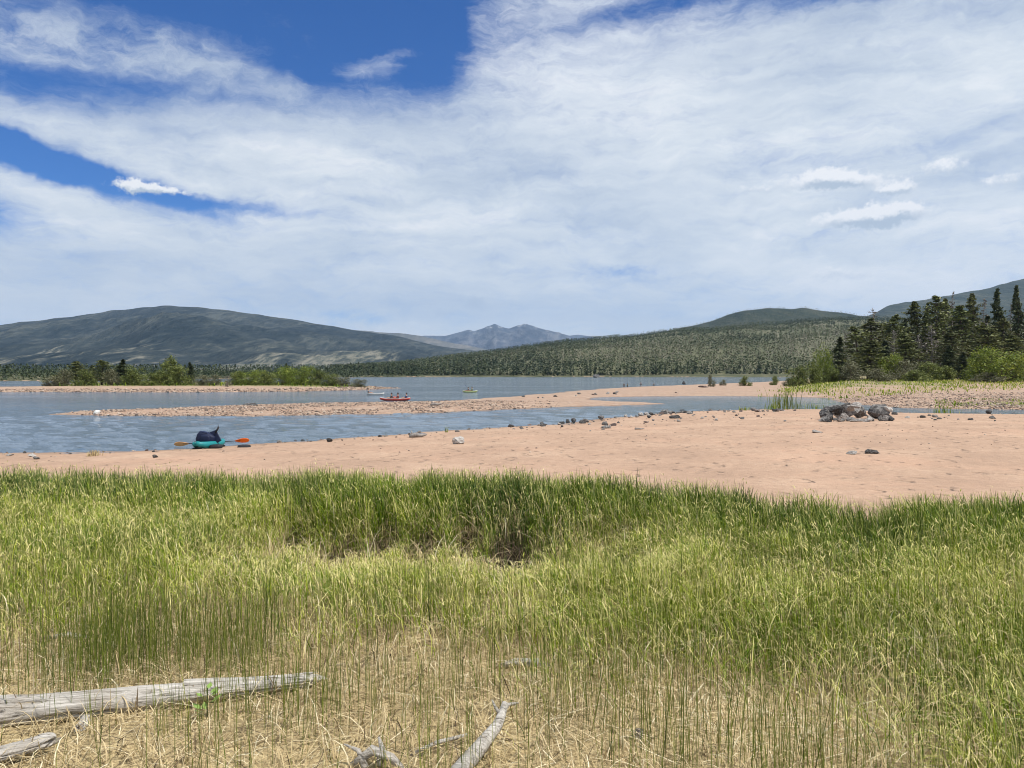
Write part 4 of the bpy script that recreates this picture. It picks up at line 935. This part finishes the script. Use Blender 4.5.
# splinter slab along its top and a stub underneath
o = link('splinter', log_mesh('splinter', .62, .035, .012, 8, flat=.5, bendy=.01, crack=.2)); set_between(o, a0+(a1-a0)*.60+Vector((0, .03, .055)), a0+(a1-a0)*.93+Vector((0, .05, .035))); o.parent = lg
o = link('stub', log_mesh('stub', .16, .028, .022, 12, flat=.9, bendy=.01)); set_between(o, a0+(a1-a0)*.36+Vector((0, -.02, -.03)), a0+(a1-a0)*.40+Vector((-.02, -.14, -.03))); o.parent = lg
q0 = gp(-70, 766, .05); q1 = gp(50, 745, .05); o = link('log', log_mesh('log', (q1-q0).length, .052, .042, 21, flat=.6, bendy=.02)); set_between(o, q0, q1); tag(o, 'short broken log end in the bottom left corner', 'log')
br = MB(); b0 = gp(446, 790, .03); b1 = gp(478, 752, .05); b2 = gp(497, 728, .09); b3 = gp(502, 716, .12); b4 = gp(505, 704, .14); b5 = gp(512, 700, .12)
br.tube([b0, b1, b2, b3, b4], [.038, .032, .024, .019, .014], 10)
br.tube([b3, b3+(b5-b3)*.6, b5+Vector((.03, .02, -.03))], [.012, .008, .004], 6); br.tube([b3+Vector((0, 0, -.01)), b3+Vector((-.03, .02, .02)), b3+Vector((-.045, .03, .05))], [.010, .007, .003], 6)
bo = br.build('driftwood_branch', M_wood); tag(bo, 'pale crooked driftwood branch pointing up at the bottom centre', 'driftwood')
def fork(name, pts, rads, label):
    m_ = MB(); 
    for P_, r_ in zip(pts, rads): m_.tube(P_, r_, 7)
    return tag(m_.build(name, M_wood), label, 'driftwood')
t0, t1, t2 = gp(410, 757, .015), gp(436, 745, .03), gp(467, 737, .03)
fork('driftwood_twig', [[t0, t1, t2]], [[.006, .009, .007]], 'thin pale twig left of the crooked branch')
q0 = gp(378, 768, .02)
fork('tree_root', [[q0+Vector((-.12, 0, -.01)), q0+Vector((-.03, .02, .05)), q0+Vector((.05, 0, .03)), q0+Vector((.12, -.02, -.02))], [q0+Vector((0, 0, 0)), q0+Vector((.01, .02, .06)), q0+Vector((-.01, .05, .09))], [q0+Vector((-.05, -.02, 0)), q0+Vector((-.09, .03, .045)), q0+Vector((-.15, .05, .06))]],
     [[.012, .022, .018, .006], [.018, .012, .004], [.014, .010, .003]], 'small forked root end at the bottom left of the branch')
q0 = gp(523, 668, .01)
fork('bark_piece', [[q0+Vector((-.14, 0, 0)), q0+Vector((-.04, .01, .02)), q0+Vector((.08, 0, .02)), q0+Vector((.15, .01, .0))]], [[.008, .022, .024, .008]], 'grey piece of driftwood lying in the straw above the crooked branch')
q0 = gp(60, 640, .01)
fork('driftwood_stick', [[q0+Vector((-.12, 0, 0)), q0+Vector((.03, .01, .02)), q0+Vector((.16, 0, .01))]], [[.010, .018, .006]], 'short pale stick in the straw at the left')
# little broad-leaved plant by the log
lp = MB(); q0 = gp(205, 722, 0)
for k in range(14):
    a = random.uniform(0, 6.28); h = random.uniform(.03, .14); c = q0+Vector((math.cos(a)*.02, math.sin(a)*.02, h)); d = Vector((math.cos(a), math.sin(a), .5)).normalized(); s = Vector((-math.sin(a), math.cos(a), 0))
    l_ = random.uniform(.035, .06); lp.add([c, c+d*l_*.5+s*.014, c+d*l_, c+d*l_*.5-s*.014], [(0, 1, 2, 3)])
m, t, p, _ = mat('sprout_leaf'); t.put(p.inputs['Base Color'], (.20, .31, .07)); p.inputs['Roughness'].default_value = .5
pe = empty('leafy_sprout', q0); tag(pe, 'small light green leafy sprout in front of the long log', 'plant')
lo = lp.build('leaves', m, None, False); lo.location = -q0; lo.parent = pe
ls = MB(); ls.tube([(0, 0, -.01), (.004, 0, .15)], [.003, .002], 5).build('stem', M_rush, pe)
# reed sprigs at the water edge below the sand spit
def sprig(px, py, hpx, n, label, m=M_rush, spread=.25):
    x, Y_ = px2w(px, py, .03); z = hz(x, Y_); h = hpx/F*Y_
    x_ = rng.normal(0, spread, n); y_ = rng.normal(0, spread, n)
    V, Q, A = blades(np.stack([x_, y_, np.zeros(n)], 1), h*rng.uniform(.5, 1.05, n), rng.uniform(.018, .035, n), rng.uniform(0, 6.28, n), rng.normal(.15, .1, n), np.abs(rng.normal(.05, .1, n)), np.clip(.5+rng.normal(0, .2, n), 0, 1), rng.random(n))
    o = link('reed_tuft', qmesh('reed_tuft', V, Q, A), None, m); o.location = (x, Y_, z-.03); return tag(o, label, 'plant', 'reed tufts at the channel edge')
sprig(785, 410, 26, 60, 'tallest sparse reed tuft left of the boulder pile', spread=.4)
sprig(779, 410, 18, 40, 'shorter reed tuft beside the tallest one', spread=.35)
sprig(771, 411, 8, 50, 'low green reed tuft left of the tall ones', M_grass, .3)
sprig(815, 409, 7, 40, 'green reed tuft touching the left of the boulder pile', M_grass, .4)
sprig(745, 411, 5, 40, 'low reed tuft at the waterline, leftmost of the tufts', M_grass, .3)
sprig(799, 409, 9, 30, 'thin reed tuft between the tall tuft and the boulder pile', spread=.3)
sprig(943, 413.6, 7, 60, 'low reed tuft in the thin right-hand channel', M_grass, .35)
sprig(95, 458, 8, 50, 'dry weed tuft on the sand left of the kayak', M_straw, .12)
sprig(446, 433, 8, 12, 'single thin reed at the waterline in the middle', M_rush, .05)

# ------------------------------------------------------------------ boats, bags, people
def paint(name, c, rough=.4, noise=.1):
    m, t, p, _ = mat(name); P = t.node('ShaderNodeTexCoord').outputs['Object']; n = t.noise(P, 12, 4, .6)
    t.put(p.inputs['Base Color'], t.mix(t.sstep(n, .4, .7, 0, noise*3), c, tuple(v*.6 for v in c))); p.inputs['Roughness'].default_value = rough; return m
P_teal = paint('teal_vinyl', (.015, .21, .23), .4); P_black = paint('black_rubber', (.02, .02, .022), .6); P_navy = paint('navy_nylon', (.008, .014, .045), .6)
P_or = paint('orange_plastic', (.85, .17, .02), .4); P_ye = paint('pale_orange_plastic', (.80, .40, .16), .4); P_red = paint('red_plastic', (.50, .07, .05), .4)
P_wh = paint('white_hull', (.62, .60, .58), .4); P_yg = paint('lime_plastic', (.42, .48, .16), .4); P_alu = paint('aluminium', (.5, .5, .5), .35)
P_skin = paint('skin', (.50, .28, .19), .6); P_blu = paint('blue_cloth', (.04, .06, .14), .8); P_dk = paint('dark_cloth', (.03, .03, .035), .8); P_gr = paint('green_cloth', (.10, .15, .06), .8); P_hair = paint('hair', (.03, .02, .015), .7); P_rd = paint('maroon_cloth', (.16, .03, .03), .8)
def hull_mesh(name, L_, Wd, Hh, m, open_=True, seg=28, rise=.12):
    """canoe / kayak hull, open on top with a floor inside; x = length"""
    V = []; Fx = []; prof = 9
    for i in range(seg+1):
        u = i/seg*2-1; w = Wd/2*(1-abs(u)**2.6)**.8+.012; sh = rise*abs(u)**3
        for k in range(prof):
            a = math.pi*k/(prof-1); V.append((u*L_/2, -math.cos(a)*w, Hh-math.sin(a)**.8*Hh*(1-.35*abs(u)**4)+sh))
        for k in range(prof):
            a = math.pi*(prof-1-k)/(prof-1); V.append((u*L_/2*.975, -math.cos(a)*w*.86, Hh-math.sin(a)**.8*Hh*.72+sh-.004))
    R_ = prof*2
    for i in range(seg):
        for k in range(R_): a = i*R_+k; b = i*R_+(k+1) % R_; Fx.append((a, b, b+R_, a+R_))
    Fx.append(tuple(range(R_))[::-1]); Fx.append(tuple(seg*R_+k for k in range(R_)))
    return MB().add(V, Fx).mesh(name, m)
def paddle(loc, rz, c1, c2, label, L_=2.2, pitch=0., roll=0.):
    e = empty('paddle', loc, rz); e.rotation_euler = (roll, pitch, rz); tag(e, label, 'paddle')
    MB().tube([(-L_/2+.3, 0, 0), (0, 0, 0), (L_/2-.3, 0, 0)], [.016, .016, .016], 8).build('shaft', P_black, e)
    for s, c in ((-1, c1), (1, c2)):
        V = []; Fx = []; out = [(-.10, .02), (.02, .06), (.14, .095), (.27, .10), (.38, .075), (.44, .02), (.44, -.03), (.37, -.085), (.24, -.10), (.12, -.085), (.0, -.05), (-.10, -.02)]
        for zf in (-1, 1):
            for (bx, by) in out: V.append((s*(L_/2-.40+bx), by, zf*.008+.03*abs(by)*5*.2))
        n = len(out); Fx = [tuple(range(n))[::-1], tuple(n+i for i in range(n))]+[(i, (i+1) % n, n+(i+1) % n, n+i) for i in range(n)]
        MB().add(V, Fx).build('blade', c, e, False)
    return e
def person(loc, rz, top, bottom, label, pose='sit', scale=1., arms=1., hair=P_hair, cat='person', group=None):
    """one skinned body; clothes and hair are children"""
    if pose == 'sit':
        J = dict(pel=(0, 0, .10), wa=(0, -.02, .28), ch=(0, -.03, .47), nk=(0, -.02, .60), hd=(0, 0, .70), ht=(0, .01, .82))
        legs = [[(s*.09, .02, .10), (s*.13, .42, .30), (s*.10, .80, .06), (s*.10, .92, .10)] for s in (-1, 1)]
    else:
        J = dict(pel=(0, 0, .92), wa=(0, 0, 1.08), ch=(0, 0, 1.32), nk=(0, 0, 1.48), hd=(0, .01, 1.58), ht=(0, .01, 1.70))
        legs = [[(s*.09, 0, .90), (s*.11, .03, .48), (s*.11, 0, .06), (s*.12, .14, .03)] for s in (-1, 1)]
    cz = J['ch'][2]
    armp = [[(s*.18, -.02, cz+.05), (s*.26, .10, cz-.20), (s*.24, .36, cz-.16*arms), (s*.22, .44, cz-.14*arms)] for s in (-1, 1)]
    V = []; E = []; Rd = []
    def addc(pts, rads, prev=None):
        for p_, r_ in zip(pts, rads):
            V.append(p_); Rd.append(r_)
            if prev is not None: E.append((prev, len(V)-1))
            prev = len(V)-1
        return prev
    addc([J[k] for k in ('pel', 'wa', 'ch', 'nk', 'hd', 'ht')], [.14, .12, .155, .055, .095, .075])
    for l_ in legs: addc(l_, [.085, .065, .042, .035], 0)
    for a_ in armp: addc(a_, [.058, .045, .035, .03], 2)
    def skin(name, V_, E_, R_, m_, parent=None, k=1.):
        me = bpy.data.meshes.new(name); me.from_pydata(V_, E_, []); me.materials.append(m_); o = link(name, me, parent)
        md = o.modifiers.new('skin', 'SKIN'); md.use_smooth_shade = True
        for i, sv in enumerate(me.skin_vertices[0].data): sv.radius = (R_[i]*k, R_[i]*k*.8 if i < 4 else R_[i]*k); sv.use_root = (i == 0)
        o.modifiers.new('sub', 'SUBSURF').levels = 1; o.modifiers['sub'].render_levels = 1
        return o
    e = skin('person', V, E, Rd, P_skin); e.location = loc; e.rotation_euler = (0, 0, rz); e.scale = (scale,)*3
    skin('shirt', [J['pel'], J['wa'], J['ch'], armp[0][0], armp[0][1], armp[1][0], armp[1][1]], [(0, 1), (1, 2), (2, 3), (3, 4), (2, 5), (5, 6)], [.15, .14, .17, .07, .06, .07, .06], top, e)
    skin('trousers', [J['pel'], legs[0][0], legs[0][1], legs[1][0], legs[1][1]], [(0, 1), (1, 2), (0, 3), (3, 4)], [.15, .10, .08, .10, .08], bottom, e)
    h_ = J['hd']; bm = bmesh.new(); bmesh.ops.create_icosphere(bm, subdivisions=2, radius=.105)
    for v in list(bm.verts):
        if v.co.y > .03 and v.co.z < .04: v.co *= .8
        v.co = Vector((v.co.x*.95, v.co.y-.015, v.co.z*1.1))+Vector((h_[0], h_[1], h_[2]+.06))
    me = bpy.data.meshes.new('hair'); bm.to_mesh(me); bm.free(); me.materials.append(hair); link('hair', me, e)
    return tag(e, label, cat, group)
# beached kayak, seen nearly end on
kx, ky = px2w(206.5, 448.5, .03); kz = hz(kx, ky)
kr = empty('inflatable_kayak', (kx, ky+.2, max(0, kz)-.01), R(74)); tag(kr, 'teal inflatable kayak pulled up at the edge of the sand', 'kayak'); kr.scale = (.8, .78, .85)
def kay_tube(y_, z_, r_, m_, nm):
    pts = []; 
    for i in range(15):
        u = i/7-1; pts.append((u*.95, y_*(1-abs(u)**3*.85), z_+.10*abs(u)**3))
    MB().tube(pts, [r_*(1-.45*abs(i/7-1)**4) for i in range(15)], 12).build(nm, m_, kr)
kay_tube(.30, .17, .15, P_teal, 'side_tube'); kay_tube(-.30, .17, .15, P_teal, 'side_tube')
MB().add([(-.8, -.28, .07), (.8, -.28, .07), (.8, .28, .07), (-.8, .28, .07), (-.8, -.28, .0), (.8, -.28, .0), (.8, .28, .0), (-.8, .28, .0)], [(0, 1, 2, 3), (7, 6, 5, 4), (0, 4, 5, 1), (1, 5, 6, 2), (2, 6, 7, 3), (3, 7, 4, 0)]).build('floor', P_black, kr, False)
MB().tube([(-.9, -.18, .27), (-.96, 0, .36), (-.9, .18, .27)], [.012]*3, 6).build('handle', P_black, kr)
def soft_box(name, c, s, m_, parent=None, seed=0, rot=0.):
    rr = random.Random(seed); bm = bmesh.new(); bmesh.ops.create_cube(bm, size=1); bmesh.ops.subdivide_edges(bm, edges=bm.edges[:], cuts=5, use_grid_fill=True)
    for v in bm.verts:
        n_ = v.co.normalized()*.62; v.co = v.co*.45+n_*.55; v.co += Vector((math.sin(v.co.z*17+seed), math.sin(v.co.x*15+seed), math.sin(v.co.y*19+seed)))*.018
        v.co = Vector((v.co.x*s[0], v.co.y*s[1], v.co.z*s[2]))
    bmesh.ops.rotate(bm, verts=bm.verts[:], cent=(0, 0, 0), matrix=Matrix.Rotation(rot, 3, 'Y')); bmesh.ops.translate(bm, verts=bm.verts[:], vec=c)
    me = bpy.data.meshes.new(name); bm.to_mesh(me); bm.free(); me.materials.append(m_); me.polygons.foreach_set('use_smooth', np.ones(len(me.polygons), bool)); return link(name, me, parent)
by = ky+.2; bz = max(0, kz)-.03
bp = empty('backpack', (kx-.10, by, bz+.22)); tag(bp, 'navy blue backpack piled in the teal kayak', 'bag')
soft_box('bag_body', (0, 0, .14), (.66, .42, .46), P_navy, bp, 2, R(18)); soft_box('front_pocket', (.05, -.20, .14), (.34, .16, .30), P_navy, bp, 4)
MB().tube([(-.18, -.12, .25), (-.12, -.18, .40), (.08, -.18, .42), (.14, -.12, .28)], [.018]*4, 6).build('strap', P_blu, bp)
st = empty('folding_seat', (kx+.30, by-.05, bz+.20)); tag(st, 'dark folding kayak seat leaning right of the backpack', 'seat')
V = [(-.22, -.03, 0), (.22, -.03, 0), (.20, .03, .46), (-.16, .03, .50), (-.22, .03, 0), (.22, .03, 0), (.20, .08, .46), (-.16, .08, .50)]
bb = MB().add(V, [(3, 2, 1, 0), (4, 5, 6, 7), (0, 1, 5, 4), (1, 2, 6, 5), (2, 3, 7, 6), (3, 0, 4, 7)]).build('backrest', P_navy, st, False); bb.rotation_euler = (0, R(-28), 0)
mdb = bb.modifiers.new('b', 'BEVEL'); mdb.width = .025; mdb.segments = 3
MB().tube([(-.02, -.04, .40), (.10, -.06, .60), (.06, 0, .70)], [.03, .035, .02], 8).build('strap', P_dk, st)
soft_box('seat_pad', (.10, -.30, -.10), (.40, .36, .16), P_black, st, 9)
paddle((kx-.22, by+.80, bz+.16), R(4), P_ye, P_or, 'kayak paddle with one bright orange and one pale orange blade lying across the teal kayak', 2.75, R(-3), R(-62))
tag(soft_box('dry_bag', (0, 0, 0), (.42, .3, .16), P_dk, None, 6), 'dark flat bag on the sand right of the teal kayak', 'bag').location = (kx+1.35, by-.1, bz+.07)
# boats on the water
def boat(px, py, L_, m_, name, label, rz=0., Wd=.8, Hh=.27):
    x, Y_ = px2w(px, py, 0); e = empty(name, (x, Y_, -.07), rz); tag(e, label, 'canoe' if 'canoe' in name else 'kayak')
    link('hull', hull_mesh('hull', L_, Wd, Hh, m_), e)
    for s in (-.22, .22): MB().add([(s*L_-.1, -Wd*.42, Hh*.62), (s*L_+.1, -Wd*.42, Hh*.62), (s*L_+.1, Wd*.42, Hh*.62), (s*L_-.1, Wd*.42, Hh*.62), (s*L_-.1, -Wd*.42, Hh*.56), (s*L_+.1, -Wd*.42, Hh*.56), (s*L_+.1, Wd*.42, Hh*.56), (s*L_-.1, Wd*.42, Hh*.56)], [(0, 1, 2, 3), (7, 6, 5, 4), (0, 4, 5, 1), (1, 5, 6, 2), (2, 6, 7, 3), (3, 7, 4, 0)]).build('thwart', P_alu, e, False)
    MB().tube([(L_/2*math.sin(a)*.985, Wd/2*0+ (Wd/2*(1-abs(math.sin(a))**2.6)**.8)*(1 if math.cos(a) > 0 else -1), Hh+.12*abs(math.sin(a))**3+.005) for a in np.linspace(0, 2*math.pi, 41)], [.022]*41, 5).build('gunwale', P_wh if m_ is not P_wh else P_alu, e)
    return x, Y_
bx, by_ = boat(395, 400.6, 3.25, P_red, 'canoe', 'red canoe with three paddlers beyond the stony spit', R(-3))
for dx, tp, lb in ((-.40, P_dk, 'paddler in dark clothes sitting at the left of the red canoe'), (.30, P_rd, 'paddler in a maroon shirt in the middle of the red canoe'), (1.25, P_blu, 'paddler in navy at the right end of the red canoe')):
    person((bx+dx*.95, by_, .02), R(90 if dx < 1 else 80), tp, P_dk, lb, 'sit', .95)
soft_box('cooler_bag', (0, 0, 0), (.34, .4, .3), P_red, None, 5).location = (bx-.05, by_, .26); tag(bpy.data.objects['cooler_bag'], 'red bag between the paddlers in the red canoe', 'bag')
bx, by_ = boat(375.5, 395.0, 2.3, P_wh, 'canoe', 'pale canoe left of the red canoe', R(4))
person((bx-.95, by_-.0, .05), R(-80), P_dk, P_dk, 'dark-clothed paddler at the left end of the pale canoe', 'sit', .95)
bx, by_ = boat(470, 392.3, 2.25, P_yg, 'kayak', 'lime-green kayak on the open water right of the red canoe', R(2), .75, .25)
person((bx-.28, by_, .02), R(90), P_dk, P_dk, 'darker-clothed left paddler in the lime kayak', 'sit', .95)
person((bx+.30, by_, .02), R(90), P_gr, P_gr, 'green-clothed right paddler in the lime kayak', 'sit', 1.)
paddle((bx-.30, by_-.1, .55), R(25), P_blu, P_yg, 'double paddle held up over the lime kayak', 1.6, R(50))
# waders near the tip of the sand spit
for (px, py, hp, tp, lb, sc) in ((624, 387.2, 3, P_dk, 'wader in dark clothes, leftmost in the shallows', .55), (627.5, 387.0, 3, P_gr, 'wader in green beside the leftmost one', .5), (641, 386.0, 4, P_blu, 'wader in blue alone in the shallows', .6), (654, 386.5, 3, P_dk, 'wader in dark clothes nearest the sand spit', .5)):
    x, Y_ = px2w(px, py, 0); person((x, Y_, -.35), random.uniform(0, 6), tp, P_dk, lb, 'stand', sc*1.3)
# white boat far left
x, Y_ = px2w(2, 388.2, 0); e = empty('rowing_boat', (x, Y_-6, -.05), R(10)); tag(e, 'small white boat at the left edge of the photo', 'boat'); link('hull', hull_mesh('hull', 1.9, .9, .4, P_wh), e); MB().add([(-.1, -.35, .3), (.1, -.35, .3), (.1, .35, .3), (-.1, .35, .3), (-.1, -.35, .26), (.1, -.35, .26), (.1, .35, .26), (-.1, .35, .26)], [(0, 1, 2, 3), (7, 6, 5, 4), (0, 4, 5, 1), (1, 5, 6, 2), (2, 6, 7, 3), (3, 7, 4, 0)]).build('thwart', P_alu, e, False)
# driftwood on the stony spit
def stick(px, py, wpx, r_, label, ang=.1):
    x, Y_ = px2w(px, py, .2); z = hz(x, Y_); L_ = wpx/F*Y_; m_ = MB(); m_.tube([(-L_/2, 0, .02), (-L_*.2, .05, r_*1.4), (L_*.2, 0, r_), (L_/2, .1, r_*1.6)], [r_*1.3, r_*1.5, r_, r_*.4], 8); m_.tube([(-L_*.3, 0, r_), (-L_*.42, .1, r_*4)], [r_*.7, r_*.2], 6)
    o = m_.build('driftwood_log', M_greybark); o.location = (x, Y_, z); o.rotation_euler = (0, 0, ang); tag(o, label, 'driftwood')
stick(436, 405.6, 11, .09, 'dark driftwood log on top of the stony spit')
stick(640, 434-4, 10, .03, 'thin stick lying on the sand')
stick(418, 435.5, 17, .07, 'dark driftwood at the waterline in the middle', .05)
print('objects', len(bpy.data.objects), 'tris', sum(len(m.polygons) for m in bpy.data.meshes))
